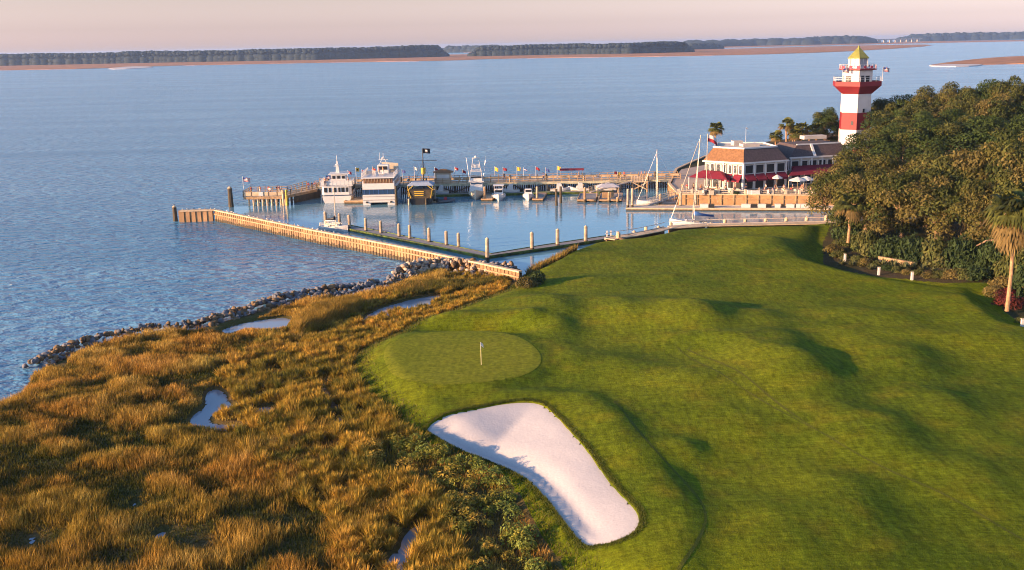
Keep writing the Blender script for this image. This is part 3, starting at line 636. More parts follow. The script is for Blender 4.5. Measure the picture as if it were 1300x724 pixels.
for i in range(n_):
    c = (e1-e0)*((i+.25)/n_); MB().box(c+Vector((0, 0, .7)), (1.0, .7, 3.0), -.05).build('post', SHEET, oe)
MB().beam(Vector((0, 0, 2.12)), e1-e0+Vector((0, 0, 2.12)), 1.0, .28).build('cap', WOODL, oe)
MB().beam(Vector((0, .5, 1.2)), e1-e0+Vector((0, .5, 1.2)), .15, .3).build('wale', WOODD, oe)

# ------------------------------------------------------------------ piles
def pile(p, h, r, m, label, group=None, cap=True, name='pile', below=1.0):
    o = empty(name, p, random.uniform(0, 3), label, 'pile', group)
    a = random.uniform(-.03, .03)
    MB().path([(0, 0, -below), (a*.5, 0, h*.35), (a, 0, h)], [r*1.05, r, r*.95], 9).build('shaft', m, o, False)
    if cap: MB().path([(a, 0, h), (a, 0, h+r*.7)], [r*1.08, r*.25], 9).build('cap', WOODL, o)
    MB().path([(0, 0, -.3), (0, 0, h*.22)], [r*1.07, r*1.06], 9, False).build('waterline_growth', WOODD, o)
    return o
gp_ = [(414, 290, 270), (431.5, 290.5, 272), (444, 292, 274), (465, 296, 278), (484, 299, 281.5), (507, 303.5, 285), (520.5, 306, 287), (545, 310.5, 290.5), (567, 314.5, 294.5), (582.5, 317, 297)]
for i, (x, yb, yt) in enumerate(gp_):
    p = U(x, yb, 0); h = U(x, yt, d=p.y).z
    pile(p, h, .27, PILEM, f'{ordn(i)} mooring pile from the left along the far side of the green edged floating dock', 'piles along the green edged dock')
for i, (x, yb, yt) in enumerate([(619, 333, 303.5), (675.6, 320, 296), (708, 315, 292), (743.6, 310, 288)]):
    p = U(x, yb, 0); h = U(x, yt, d=p.y).z
    pile(p, h, .30, PILEM, ['tall pile at the bend of the green edged floating dock', 'pile nearest the bend on the right arm of the green dock', 'middle pile on the right arm of the green edged dock', 'pile nearest the quay on the right arm of the green dock'][i], 'piles along the green edged dock')
pile(U(293.5, 263, 0), U(293.5, 239, d=U(293.5, 263, 0).y).z, .5, WOODD, 'thick dark lone pile standing in the water left of the pier head')
pile(U(223, 281, 0), U(222, 263, d=U(223, 281, 0).y).z, .42, WOODD, 'dark lone pile just off the open tip of the breakwater', cap=True)
pp = [(447, 256, 240, 'short orange lit pile on the finger dock between the two white tour boats'), (503.5, 261, 236, 'dark pile close beside the right side of the big tour boat'), (552.5, 257, 238, 'pile just right of the black pirate ship'), (615.5, 255, 238, 'orange lit pile right of the tower fishing boat'), (682, 255, 238, 'pile beside the short finger dock at the right small boat'), (706.5, 261, 240, 'dark left pile of the pair standing in open basin water'), (712, 258, 237, 'dark right pile of the pair standing in open basin water'), (742.5, 257, 239, 'pile at the front edge of the left service dock'), (773, 257, 245, 'short stubby pile at the front edge of the grey service dock'), (784, 257, 251, 'stub pile at the right corner of the grey service dock'), (797, 266, 241, 'left pale pile of the pair at the tip of the long pale dock'), (802.5, 266, 240, 'right pale pile of the pair at the tip of the long pale dock'), (838, 262, 247, 'thin pile on the long pale dock beside the moored sailboat'), (864, 264, 246, 'thin pile on the long pale dock below the ramp'), (888, 262, 244, 'pile against the plaza bulkhead at the foot of the ramp')]
for x, yb, yt, lb in pp:
    p = U(x, yb, 0); pile(p, U(x, yt, d=p.y).z, .26, WOODD if 'dark' in lb else (WOOD if 'orange' in lb or 'service' in lb else PILEM), lb, 'basin piles', cap='dark' not in lb)

# ------------------------------------------------------------------ floating docks
def dock(name, pts, z, wdt, label, side=1, mtop=GREYD, mside=ALGAE, th=.5):
    """pts world xy along one edge; width to the left(+)/right(-)"""
    P = [Vector((p[0], p[1], 0)) for p in pts]; o = empty(name, P[0], 0, label, 'dock'); nrm = []
    for i in range(len(P)):
        t = (P[min(i+1, len(P)-1)]-P[max(i-1, 0)]).normalized(); nrm.append(Vector((-t.y, t.x, 0))*side)
    Q = [p+n_*wdt for p, n_ in zip(P, nrm)]; P0 = P[0]
    poly = [p-P0 for p in P]+[q-P0 for q in Q[::-1]]
    top = MB(); fr = MB(); fl = MB()
    for i in range(len(P)-1):
        a, b, c, d_ = P[i]-P0, P[i+1]-P0, Q[i+1]-P0, Q[i]-P0
        top.prism([(v.x, v.y) for v in (a, b, c, d_)], z-.08, z)
        fr.beam(a+Vector((0, 0, z-.05)), b+Vector((0, 0, z-.05)), .16, .28); fr.beam(d_+Vector((0, 0, z-.05)), c+Vector((0, 0, z-.05)), .16, .28)
        fl.prism([(v.x, v.y) for v in (a*.98+d_*.02, b*.98+c*.02, c*.98+b*.02, d_*.98+a*.02)], z-th-.3, z-.1)
    fr.beam(poly[0]+Vector((0, 0, z-.05)), poly[-1]+Vector((0, 0, z-.05)), .16, .28); fr.beam(P[-1]-P0+Vector((0, 0, z-.05)), Q[-1]-P0+Vector((0, 0, z-.05)), .16, .28)
    top.build('deck', mtop, o); fr.build('edge_board', mside, o); fl.build('float', mside if mside is ALGAE else WOODD, o); return o
dock('floating_dock', [U2(432, 291.5), U2(520, 309.5), U2(617, 329.5), U2(700, 317.5), U2(786, 304.5)], .42, 2.3, 'long narrow floating dock edged in green algae that bends behind the breakwater')
dock('floating_dock', [(-21.5, 217.2), (22, 217.2)], .45, 2.0, 'floating dock running in front of the pier behind the small boats')
dock('floating_dock', [(U(795, 267.5).x, U(795, 267.5).y), U2(1050, 268.5), (84, 187.4)], .45, 3.9, 'long pale floating dock along the foot of the plaza bulkhead', mtop=CONC, mside=WOODL)
def finger(x0, x1, yf, yb_, label, mt=GREYD, ms=WOOD):
    a = Vector((*U2(x0, yf), 0)); b = Vector((*U2(x1, yf), 0)); dk = U(x0, yb_, 0).y-a.y
    dock('finger_dock', [(a.x, a.y), (b.x, b.y)], .5, dk, label, mtop=mt, mside=ms)
finger(437, 461, 259, 253.5, 'small orange lit finger dock between the two white tour boats', WOODL)
finger(611, 625, 256, 250, 'small brown finger dock between the tower boat and the little white boat', WOODL)
finger(676, 689, 256, 248.5, 'grey finger dock with an orange front edge at the right small boat', GREYD)
finger(733, 756, 257, 248.5, 'left service dock with orange front edge below the gangway')
finger(760, 789, 257, 248.5, 'grey service dock under the flat grey canopy')

# ------------------------------------------------------------------ main pier
def rail2(a, b, m, par):
    k = len(a.v); a.v += b.v; a.f += [[i+k for i in f] for f in b.f]; a.build('railing', m, par)
def railing(mb_post, mb_rail, a, b, z, h=1.15, step=1.7, rails=3):
    a = Vector(a); b = Vector(b); n_ = max(1, round((b-a).length/step))
    for i in range(n_+1):
        c = a+(b-a)*(i/n_); mb_post.box(c+Vector((0, 0, z+h/2)), (.13, .13, h))
    for r_ in range(rails): zz = z+h*(1-r_*.36); mb_rail.beam(a+Vector((0, 0, zz)), b+Vector((0, 0, zz)), .09 if r_ else .2, .1 if r_ else .07)
PZ = 2.35
pr_ = empty('pier', (-42, 221, 0), 0, 'long timber pier on dark piles crossing behind the moored boats', 'pier')
MB().box((39.5, 2.2, PZ-.09), (79, 4.4, .18)).build('deck', WOODL, pr_)
MB().box((39.5, -.06, PZ-.3), (79, .16, .5)).box((39.5, 4.46, PZ-.3), (79, .16, .5)).build('fascia', mat('fascia_wood', (.42, .40, .28), .85, .3, 1, .4, 6), pr_)
for i in range(20): MB().box((2+i*4, 2.2, PZ-.55), (.3, 4.6, .35)).build('cross_beam', WOODD, pr_)
for i in range(20):
    for yy in (.25, 4.15):
        MB().tube((2+i*4, yy, -1), (2+i*4, yy, PZ-.1 if i % 2 else PZ+1.15), .2, .18).build('pile', PILEM if (i % 2 == 0 and yy < 1) else WOODD, pr_)
wf = MB()  # dark boards added to stand for the shadow under the pier
for i in range(196): wf.box((.4+i*.4, 4.32, .72+random.uniform(-.06, .06)), (.3, .08, 2.5))
wf.build('shade_boards', WOODD, pr_)
x_ = MB()
for i in range(19): x_.beam((2+i*4, .25, .4), (6+i*4, .25, PZ-.4), .1, .22) if i % 2 else x_.beam((2+i*4, .25, PZ-.4), (6+i*4, .25, .4), .1, .22)
x_.build('cross_brace', WOODD, pr_)
a_, c_ = MB(), MB(); railing(a_, c_, (0, .1, 0), (79, .1, 0), PZ); railing(a_, c_, (0, 4.3, 0), (79, 4.3, 0), PZ); rail2(a_, c_, WOOD, pr_)
s_ = MB()
for i in range(26): s_.box((3+i*3, 4.15, PZ+.45), (2.6, .08, .55))
s_.build('rail_boards', WOODL, pr_)
# pier head
A0 = Vector((*U2(310, 262), 0)); A1 = Vector((*U2(362, 262), 0))
ph = empty('pier_platform', A0, 0, 'orange lit timber pier head with board railing at the left end of the pier', 'pier'); W_ = (A1-A0).length; HZ = 1.95
pl = [(0, 0), (W_, 0), (W_+.6, 2.0), (W_+4.6, 9.9), (W_+4.8, 14.5), (W_+1.5, 14.5), (W_-1, 6.2), (0, 6.2)]
MB().prism(pl, HZ-.18, HZ).build('deck', WOODL, ph)
for i in range(9):
    for yy in (.3, 5.8): MB().tube((1.0+i*(W_-1.2)/8, yy, -1), (1.0+i*(W_-1.2)/8, yy, HZ-.1), .2).build('pile', WOODL if yy < 1 else WOODD, ph)
for i in range(5):
    for q in (0, 3.4): c = Vector((W_+.5-q*.8, 3+i*2.3+q*.5, 0))+Vector((i*1.0, 0, 0)); MB().tube(c+Vector((0, 0, -1)), c+Vector((0, 0, HZ-.1)), .2).build('pile', WOODD, ph)
MB().beam((0, -.05, HZ-.3), (W_, -.05, HZ-.3), .16, .5).beam((W_, 0, HZ-.3), (W_+.6, 2, HZ-.3), .16, .5).beam((W_+.6, 2, HZ-.3), (W_+4.6, 9.9, HZ-.3), .16, .5).build('fascia', WOOD, ph)
dk = MB()
for i in range(4): c = Vector((W_+1+i*1.05, 3+i*2, 0)); dk.beam(c+Vector((0, 0, .5)), c+Vector((1, 2, .5)), .1, 2.3)
dk.build('side_boards', WOODD, ph)
a_, c_ = MB(), MB()
for q in range(len(pl)-1):
    if q in (4,): continue
    railing(a_, c_, (*pl[q], 0), (*pl[q+1], 0), HZ)
railing(a_, c_, (0, 6.2, 0), (0, 0, 0), HZ); rail2(a_, c_, WOOD, ph)
for i in range(5): MB().box((W_*(i+.5)/5, -.08, HZ+.55), (W_/5-.25, .1, .8)).build('rail_panel', WOODL, ph)
for xx in (W_-.55, W_+.15): MB().tube((xx, -.25, -1), (xx, -.25, HZ+1.35), .24).build('corner_pile', GOLD if xx > W_ else WOODL, ph)
MB().box((W_*.42, -.2, HZ+.55), (.9, .08, .8)).build('notice_board', WHITE, ph)

# hut on the pier and dark red banner
hu = empty('pier_hut', (U(563, 231, d=222.8).x, 222.9, PZ), 0, 'small cream hut with a flat hipped brown roof on the pier behind the pirate ship', 'hut')
MB().box((0, 0, 1.15), (3.4, 1.6, 2.3)).build('wall', CREAM, hu)
MB().box((0, -.82, 1.35), (2.6, .06, 1.0)).build('counter_window', WHITE, hu)
MB().loft([[Vector((-2.2, -1.4, 2.3)), Vector((2.2, -1.4, 2.3)), Vector((2.2, 1.4, 2.3)), Vector((-2.2, 1.4, 2.3))], [Vector((-.5, -.2, 2.95)), Vector((.5, -.2, 2.95)), Vector((.5, .2, 2.95)), Vector((-.5, .2, 2.95))]]).build('roof', SHING, hu)
ba = empty('shade_banner', (U(726, 231, d=224).x, 224.2, PZ), 0, 'long narrow dark red awning on posts above the far rail of the pier', 'awning')
MB().box((0, 0, 2.15), (5.3, .9, .42)).build('canvas', mat('maroon_canvas', (.16, .02, .04), .8, .1, 2), ba)
for xx in (-2.4, 0, 2.4): MB().tube((xx, 0, 0), (xx, 0, 2.0), .04).build('post', METAL, ba)
# gangway platform and ramps near the service docks
gx0 = U(812, 236, d=219).x
gw = empty('pier_landing', (gx0, 218.4, 0), 0, 'orange lit timber landing with crossed braces at the top of the gangway', 'landing')
MB().box((0, 1.1, PZ-.1), (3.6, 2.3, .2)).build('deck', WOODL, gw)
a_, c_ = MB(), MB(); railing(a_, c_, (-1.8, 0, 0), (1.8, 0, 0), PZ, step=.6); railing(a_, c_, (1.8, 0, 0), (1.8, 2.2, 0), PZ); rail2(a_, c_, WOODL, gw)
for xx in (-1.6, 1.6): MB().tube((xx, .2, -1), (xx, .2, PZ), .18).build('pile', WOOD, gw)
MB().beam((-1.6, .1, .5), (1.6, .1, PZ-.2), .12, .2).beam((1.6, -.05, .5), (-1.6, -.05, PZ-.2), .12, .2).build('cross_brace', WOODL, gw)
def ramp(name, a, b, label, w_=1.2, m=WHITE):
    a = Vector(a); b = Vector(b); o = empty(name, a, 0, label, 'ramp'); d_ = b-a; nr = Vector((-d_.y, d_.x, 0)).normalized()*w_/2
    MB().beam((0, 0, 0), d_, w_, .12).build('deck', GREYD, o)
    r_ = MB()
    for s in (-1, 1):
        for zz in (.55, 1.05): r_.beam(nr*s+Vector((0, 0, zz)), d_+nr*s+Vector((0, 0, zz)), .07, .09)
        for i in range(7): c = d_*(i/6)+nr*s; r_.beam(c, c+Vector((0, 0, 1.05)), .07, .07)
    r_.build('side_rail', m, o); return o
g0 = U(741, 250, .6)
ramp('gangway', (gx0-1.8, 218.9, PZ), (U(752, 250, .6).x, 215.6, .6), 'long thin gangway sloping down left from the timber landing', 1.2, WOODL)
ramp('gangway', (U(868, 250, 2.3).x+1, 199.6, 2.35), (U(826, 262, .5).x, 197.6, .55), 'pale gangway sloping from the plaza down to the long pale dock', 1.4, CREAM)
cn = empty('dock_canopy', (U(771, 250, .5).x, U(771, 252, .5).y+1, .5), 0, 'flat grey canopy on thin posts over the service dock', 'canopy')
MB().loft([[Vector((-2.3, -1.6, 2.3)), Vector((2.3, -1.6, 2.3)), Vector((2.3, 1.6, 2.3)), Vector((-2.3, 1.6, 2.3))], [Vector((-1.2, -.5, 2.85)), Vector((1.2, -.5, 2.85)), Vector((1.2, .5, 2.85)), Vector((-1.2, .5, 2.85))]]).build('roof', mat('grey_canvas', (.38, .38, .42), .8, .1, 2), cn)
for xx in (-2.1, 2.1):
    for yy in (-1.4, 1.4): MB().tube((xx, yy, 0), (xx, yy, 2.35), .06).build('post', WOODL, cn)
MB().box((0, .2, .55), (2.4, .7, 1.1)).build('counter', WOOD, cn)

# ------------------------------------------------------------------ flags
R_, W__, B_, Y_, K_, G_ = (.28, .02, .03), (.58, .56, .54), (.03, .05, .20), (.62, .40, .05), (.015, .015, .018), (.03, .2, .06)
def flag_cols(kind, u, v):
    if kind == 'us': return B_ if (u < .42 and v > .45) else (R_ if int(v*7) % 2 == 0 else W__)
    if kind == 'jack': return K_ if not ((.38 < u < .62 and .35 < v < .8)) else W__
    if kind == 'sun': return K_ if (abs(u-.5) < .2 and abs(v-.5) < .25) else Y_
    if kind == 'tri': return R_ if u < .33 else (W__ if u < .66 else B_)
    if kind == 'stripes': return B_ if (v > .66 or v < .33) else W__
    if kind == 'redwhite': return W__ if (u < .45 and v < .5) else R_
    if kind == 'redblue': return R_ if u+v < 1 else B_
    return {'yellow': Y_, 'red': R_, 'navy': B_, 'white': W__, 'black': K_, 'whitered': W__ if v > .5 else R_}.get(kind, W__)
def flagcloth(kind, w_, h_, parent, z, ang=0.3, droop=.15, nx=14, ny=8):
    V = []; C = []; F = []
    for i in range(nx+1):
        for j in range(ny+1):
            u = i/nx; v = j/ny; yy = .10*w_*math.sin(u*7+v*1.5)*u
            V.append((u*w_*math.cos(ang)-yy*math.sin(ang), u*w_*math.sin(ang)+yy*math.cos(ang), z-h_+v*h_-droop*w_*u*u))
    fc = []
    me_v = []; me_f = []
    for i in range(nx):
        for j in range(ny):
            c = flag_cols(kind, (i+.5)/nx, (j+.5)/ny); b = len(me_v)
            me_v += [V[i*(ny+1)+j], V[(i+1)*(ny+1)+j], V[(i+1)*(ny+1)+j+1], V[i*(ny+1)+j+1]]; me_f.append([b, b+1, b+2, b+3]); fc += [c]*4
    return mesh_np('flag', me_v, me_f, CLOTH, parent, np.array(fc))
def flagpole(p, h, kind, fw, fh, label, pm=WHITE, r=.045, ang=.3, group=None, droop=.15):
    o = empty('flagpole', p, 0, label, 'flag', group)
    MB().tube((0, 0, 0), (0, 0, h), r, r*.7, 7).ell((0, 0, h+.04), (r*1.6,)*3, 6, 4).build('pole', pm, o); flagcloth(kind, fw, fh, o, h-.05, ang, droop); return o
fl_ = [(442, 217, 'redwhite', 'red and white'), (452.5, 213, 'sun', 'yellow with a dark centre'), (460, 216, 'tri', 'red white and blue'), (502, 214, 'redblue', 'red and dark blue'), (511, 216, 'navy', 'dark blue'), (526.5, 212, 'white', 'small white'), (536.5, 214, 'yellow', 'yellow'), (552.5, 213, 'red', 'dark red'), (577.5, 212.5, 'redwhite', 'red with a white corner'), (587.5, 216, 'red', 'small red'), (628.5, 212, 'yellow', 'large yellow'), (639, 213, 'red', 'red'), (656.5, 212, 'yellow', 'yellow'), (665, 213.5, 'stripes', 'blue and white striped'), (680.5, 212, 'red', 'dark red'), (693, 213.5, 'navy', 'navy'), (707.5, 211, 'yellow', 'yellow')]
used = {}
for i, (x, y, k, cn_) in enumerate(fl_):
    D = 225.1; p = U(x, 231, d=D); h = U(x, y, d=D).z-PZ; big_ = k in ('yellow', 'sun')
    nb_ = {0: 'above the left tour boat', 1: 'first right of the left tour boat', 2: 'second right of the left tour boat', 3: 'beside the big tour boat', 4: 'between the big tour boat and the pirate ship', 5: 'just left of the pirate ship mast', 6: 'right behind the pirate ship mast', 7: 'at the left side of the pier hut', 8: 'first right of the pier hut', 9: 'second right of the pier hut', 10: 'first right of the tower boat', 11: 'second right of the tower boat', 12: 'left of the blue striped flag', 13: 'fourth right of the tower boat', 14: 'right of the blue striped flag', 15: 'second left of the maroon awning', 16: 'next to the maroon awning'}[i]
    flagpole((p.x, D, PZ), h, k, .8 if big_ else .85, .8 if big_ else .58, f'{cn_} flag on the pier, {nb_}', WHITE, .05, random.uniform(-.5, .5), 'flags along the pier', random.uniform(.05, .5))
p = A0+Vector((.0, .6, 0)); flagpole((p.x, p.y, HZ), 4.0, 'us', 1.5, .85, 'striped national flag on the white pole at the pier head corner', WHITE, .06, 0.0)

# ------------------------------------------------------------------ boats
def hull(L_, B_w, fb, bowrise=.5, draft=.5, transom=.92, n=12, flare=.75):
    rings = []
    for i in range(n+1):
        t = i/n; y = t*L_; bw_ = B_w/2*(transom+(1-transom)*min(1, t*3)) if t < .45 else B_w/2*max(.02, (1-((t-.45)/.55)**2.2)); dz = fb+bowrise*max(0, t-.35)**1.5*2
        fl = flare-(t**2)*.25; k = -draft*(1-max(0, t-.7)/.3*.9)
        rings.append([Vector((-bw_, y, dz)), Vector((-bw_*.97, y, dz*.55)), Vector((-bw_*fl, y-.0, 0)), Vector((-bw_*fl*.5, y, k*.7)), Vector((0, y, k)), Vector((bw_*fl*.5, y, k*.7)), Vector((bw_*fl, y, 0)), Vector((bw_*.97, y, dz*.55)), Vector((bw_, y, dz))])
    return MB().loft(rings, closed=True, cap=True)
def windows(parent, pts, w_, h_, axis='x', m=GLASS, name='window', d=.06):
    for p in pts: MB().box(p, (w_, d, h_) if axis == 'x' else (d, w_, h_)).build(name, m, parent)
# left tour boat
p = U(428, 258, 0); b1 = empty('tour_boat', p, rad(2), 'white double deck tour boat with a row of dark windows, moored nearest the pier head', 'tour boat')
hull(10.4, 6.6, 1.5, 1.9, .4, .9, 14, .85).build('hull', WHITE, b1)
MB().box((0, 5.0, -.1), (5.3, 9.6, .35)).build('boot_stripe', BLACK, b1)
MB().box((0, 4.6, 1.62), (6.68, 9.4, .16)).build('rub_rail', NAVY, b1)
cab = MB(); ro = []
for z_, s_ in ((1.7, 1.0), (3.5, .97)):
    ro.append([Vector((x*s_, y, z_)) for x, y in [(-3.1, .5), (-2.6, .1), (2.6, .1), (3.1, .5), (3.05, 6.6), (2.0, 9.0), (-2.0, 9.0), (-3.05, 6.6)]])
cab.loft(ro).build('cabin', WHITE, b1)
for i, x in enumerate([-2.25, -1.35, -.35, .6, 1.35, 2.2]): MB().box((x, .06, 2.75), (.62 if i % 2 == 0 else .42, .08, .95)).build('window', GLASS, b1)
windows(b1, [(3.1, y, 2.75) for y in (1.5, 3, 4.5, 6)], 1.0, .95, 'y')
windows(b1, [(-3.1, y, 2.75) for y in (1.5, 3, 4.5, 6)], 1.0, .95, 'y')
MB().prism([(-3.4, -.1), (3.4, -.1), (3.4, 6.8), (2.4, 9.6), (-2.4, 9.6), (-3.4, 6.8)], 3.5, 3.65).build('upper_deck', WHITE, b1)
a_, c_ = MB(), MB()
for q in [((-3.3, 0, 0), (3.3, 0, 0)), ((3.3, 0, 0), (3.3, 6.8, 0)), ((-3.3, 0, 0), (-3.3, 6.8, 0))]: railing(a_, c_, *q, 3.65, 1.0, .8, 3)
rail2(a_, c_, WHITE, b1)
cl = MB(); cl.box((0, -.02, 4.15), (6.5, .03, .8)); cl.build('rail_cloth', WHITE, b1)
MB().loft([[Vector((x, y, 3.65)) for x, y in [(-1.6, 3), (1.8, 3), (1.8, 6.4), (-1.6, 6.4)]], [Vector((x, y, 5.6)) for x, y in [(-1.4, 3.1), (1.6, 3.1), (1.5, 6.0), (-1.3, 6.0)]]]).build('pilothouse', WHITE, b1)
windows(b1, [(x, 3.02, 5.0) for x in (-.8, .2, 1.2)], .6, .6)
MB().box((.1, 4.6, 5.68), (4.0, 3.8, .14)).build('pilothouse_roof', WHITE, b1)
ms = MB(); ms.loft([[Vector((-.5, 4.2, 5.75)), Vector((.3, 4.2, 5.75)), Vector((.3, 5, 5.75)), Vector((-.5, 5, 5.75))], [Vector((-.3, 4.5, 8.2)), Vector((.0, 4.5, 8.2)), Vector((.0, 4.8, 8.2)), Vector((-.3, 4.8, 8.2))]]); ms.tube((-.15, 4.6, 8.2), (-.15, 4.6, 9.4), .06); ms.beam((-.9, 4.6, 7.2), (.6, 4.6, 7.2), .12, .12); ms.build('mast', WHITE, b1)
MB().ell((-.15, 4.2, 7.5), (.45, .3, .12), 8, 4).build('radar', WHITE, b1)
MB().box((-2.0, 1.0, 3.9), (1.2, .7, .5)).build('locker', BLUEC, b1)
fl1 = flagcloth('us', 1.1, .65, b1, 5.2, .2); fl1.location = (-2.0, .2, .55)
# big tour boat
p = U(481.3, 260.5, 0); b2 = empty('tour_boat', p, 0, 'big square sterned white tour catamaran with a navy window band and busy top deck', 'tour boat')
hl = MB(); Bw = 6.5
for sx_ in (-1, 1): hl.box((sx_*(Bw/2-.75), 6.6, .3), (1.5, 13, 1.5))
hl.loft([[Vector((-Bw/2, y, .55)), Vector((Bw/2, y, .55)), Vector((Bw/2+.03, y, 2.0+r_)), Vector((-Bw/2-.03, y, 2.0+r_))] for y, r_ in ((0, 0), (9, 0), (13, .5))]); hl.build('hull', WHITE, b2)
MB().box((0, -.03, 1.05), (Bw-.1, .1, .1)).box((0, -.03, 1.75), (Bw-.1, .1, .1)).build('trim_stripe', GREYD, b2)
for sx_ in (-1, 1): MB().tube((sx_*2.45, -.12, .62), (sx_*2.45, .1, .62), .2, .2, 10).build('exhaust_port', BLACK, b2)
MB().box((0, 6.2, 3.45), (Bw, 12.2, 2.9)).build('cabin', WHITE, b2)
MB().box((0, .07, 2.68), (Bw+.1, .06, 1.05)).build('window_band', NAVY, b2)
for sx_ in (-1, 1): MB().box((sx_*Bw/2, 6.4, 2.68), (.1, 11.6, 1.15)).build('side_window_band', NAVY, b2)
mu_ = MB()
for i in range(7): mu_.box((-Bw/2+.45+i*(Bw-.9)/6, .02, 2.68), (.07, .06, 1.0))
mu_.build('mullion', BLUEC, b2)
MB().box((0, .07, 4.95), (Bw-.6, .1, .95)).build('aft_opening', mat('warm_interior', (.16, .08, .04), .8, .3, 3), b2)
fr = MB()
for i in range(9): fr.beam((-2.7+i*.62, -.02, 4.5), (-2.5+i*.62, -.02, 5.4), .07, .07)
fr.build('stair_frame', WOODL, b2)
windows(b2, [(s*Bw/2, y, 4.3) for s in (-1, 1) for y in (1.8, 3.8, 5.8, 7.8, 9.8)], 1.3, .8, 'y')
MB().box((0, 5.6, 5.62), (Bw+.25, 12.2, .18)).build('top_deck', WHITE, b2)
a_, c_ = MB(), MB()
for q in [((3.3, .2, 0), (3.3, 10, 0)), ((-3.3, .2, 0), (-3.3, 10, 0))]: railing(a_, c_, *q, 5.7, .9, 1.2, 3)
rail2(a_, c_, WHITE, b2)
MB().box((.4, 6.8, 6.6), (2.3, 2.2, 1.8)).build('flybridge', WHITE, b2)
MB().box((.4, 5.66, 6.9), (1.8, .08, .7)).build('flybridge_window', GLASS, b2)
MB().loft([[Vector((-.2, 9, 6.3)), Vector((3.3, 9, 6.3)), Vector((3.3, 9, 7.5)), Vector((-.2, 9, 7.8))], [Vector((.3, 12.6, 5.7)), Vector((2.8, 12.6, 5.7)), Vector((2.8, 12.6, 6.9)), Vector((.3, 12.6, 7.1))]]).build('bow_canopy', CREAM, b2)
ms = MB(); [ms.tube((x, 6.6, 7.5), (.45, 7, 9.2), .05) for x in (-.4, 1.3)]; ms.tube((.45, 7, 8.6), (.45, 7, 9.9), .04); ms.beam((-.5, 6.9, 8.5), (1.4, 6.9, 8.5), .1, .1); ms.tube((-.3, 6.9, 8.5), (-.3, 6.9, 10), .03); ms.build('mast', WHITE, b2)
MB().ell((.45, 6.7, 8.85), (.5, .35, .14), 8, 4).build('radar', WHITE, b2)
MB().box((-2.4, 7, 6.05), (1.2, 3.5, .7)).build('life_raft_rack', METAL, b2)
# pirate ship
p = U(534.5, 260, 0); b3 = empty('pirate_ship', p, 0, 'black and yellow pirate ship with open timber stern and a tall dark mast', 'ship')
hull(9.6, 5.0, 1.7, 1.3, .4, .95, 12, .8).build('hull', BLACK, b3)
MB().loft([[Vector((-2.2, -.1, 1.3)), Vector((2.2, -.1, 1.3)), Vector((2.2, 1.6, 1.3)), Vector((-2.2, 1.6, 1.3))], [Vector((-2.6, -.5, 3.0)), Vector((2.6, -.5, 3.0)), Vector((2.6, 1.9, 3.0)), Vector((-2.6, 1.9, 3.0))]]).build('stern_castle', WOODD, b3)
for i, zz in enumerate((2.75, 2.35, 1.95)): MB().box((-.3, -.52+.05*i*1.5, zz), (2.0-.1*i, .08, .16)).build('gold_trim', GOLD, b3)
for sx_ in (-1, 1):
    MB().beam((sx_*2.0, -.35, 1.4), (sx_*2.45, -.5, 3.2), .12, .12).build('corner_trim', GOLD, b3)
    MB().beam((sx_*2.6, -.3, 3.0), (sx_*1.4, -.3, 4.0), .1, .14).build('brace', GOLD, b3)
    MB().box((sx_*2.52, 4.6, 2.0), (.1, 7.5, .14)).build('rub_rail', GOLD, b3)
for xx in (-2.4, 1.1): MB().tube((xx, -.25, -.2), (xx, -.25, 1.3), .22).build('fender', PILEM if xx < 0 else WOODD, b3)
MB().loft([[Vector((-2.7, -.4, 3.9)), Vector((2.7, -.4, 3.9)), Vector((2.7, 4.2, 3.9)), Vector((-2.7, 4.2, 3.9))], [Vector((-1.7, .6, 4.5)), Vector((1.7, .6, 4.5)), Vector((1.7, 3.2, 4.5)), Vector((-1.7, 3.2, 4.5))]]).build('canopy', mat('blue_grey_canvas', (.26, .32, .42), .8, .08, 2), b3)
for xx in (-2.5, 2.5):
    for yy in (-.2, 4): MB().tube((xx, yy, 1.7), (xx, yy, 4.0), .06).build('canopy_post', GOLD, b3)
m_ = MB(); m_.tube((.3, 5.2, 1.5), (.3, 5.2, 10.9), .16, .08); m_.build('mast', BLACK, b3)
MB().tube((-2.0, 5.1, 8.4), (3.2, 5.1, 8.4), .05, .05).build('yard', BLACK, b3)
MB().tube((.3, 5.2, 5.6), (.3, 5.2, 6.9), .42, .5, 8).build('crows_nest', GOLD, b3)
MB().beam((.3, 9, 2.6), (.3, 12.2, 3.8), .2, .2).build('bowsprit', WOODD, b3)
rg = MB(); [rg.tube((x, y, 1.8), (.3, 5.2, 8.4), .025, n=4) for x, y in ((-2.3, 4.5), (2.5, 4.5), (.3, 11.5), (.3, .2))]; rg.build('rigging', BLACK, b3)
f_ = flagcloth('jack', 1.5, 1.0, b3, 10.9, .1, .1); f_.location = (.35, 5.2, 0)
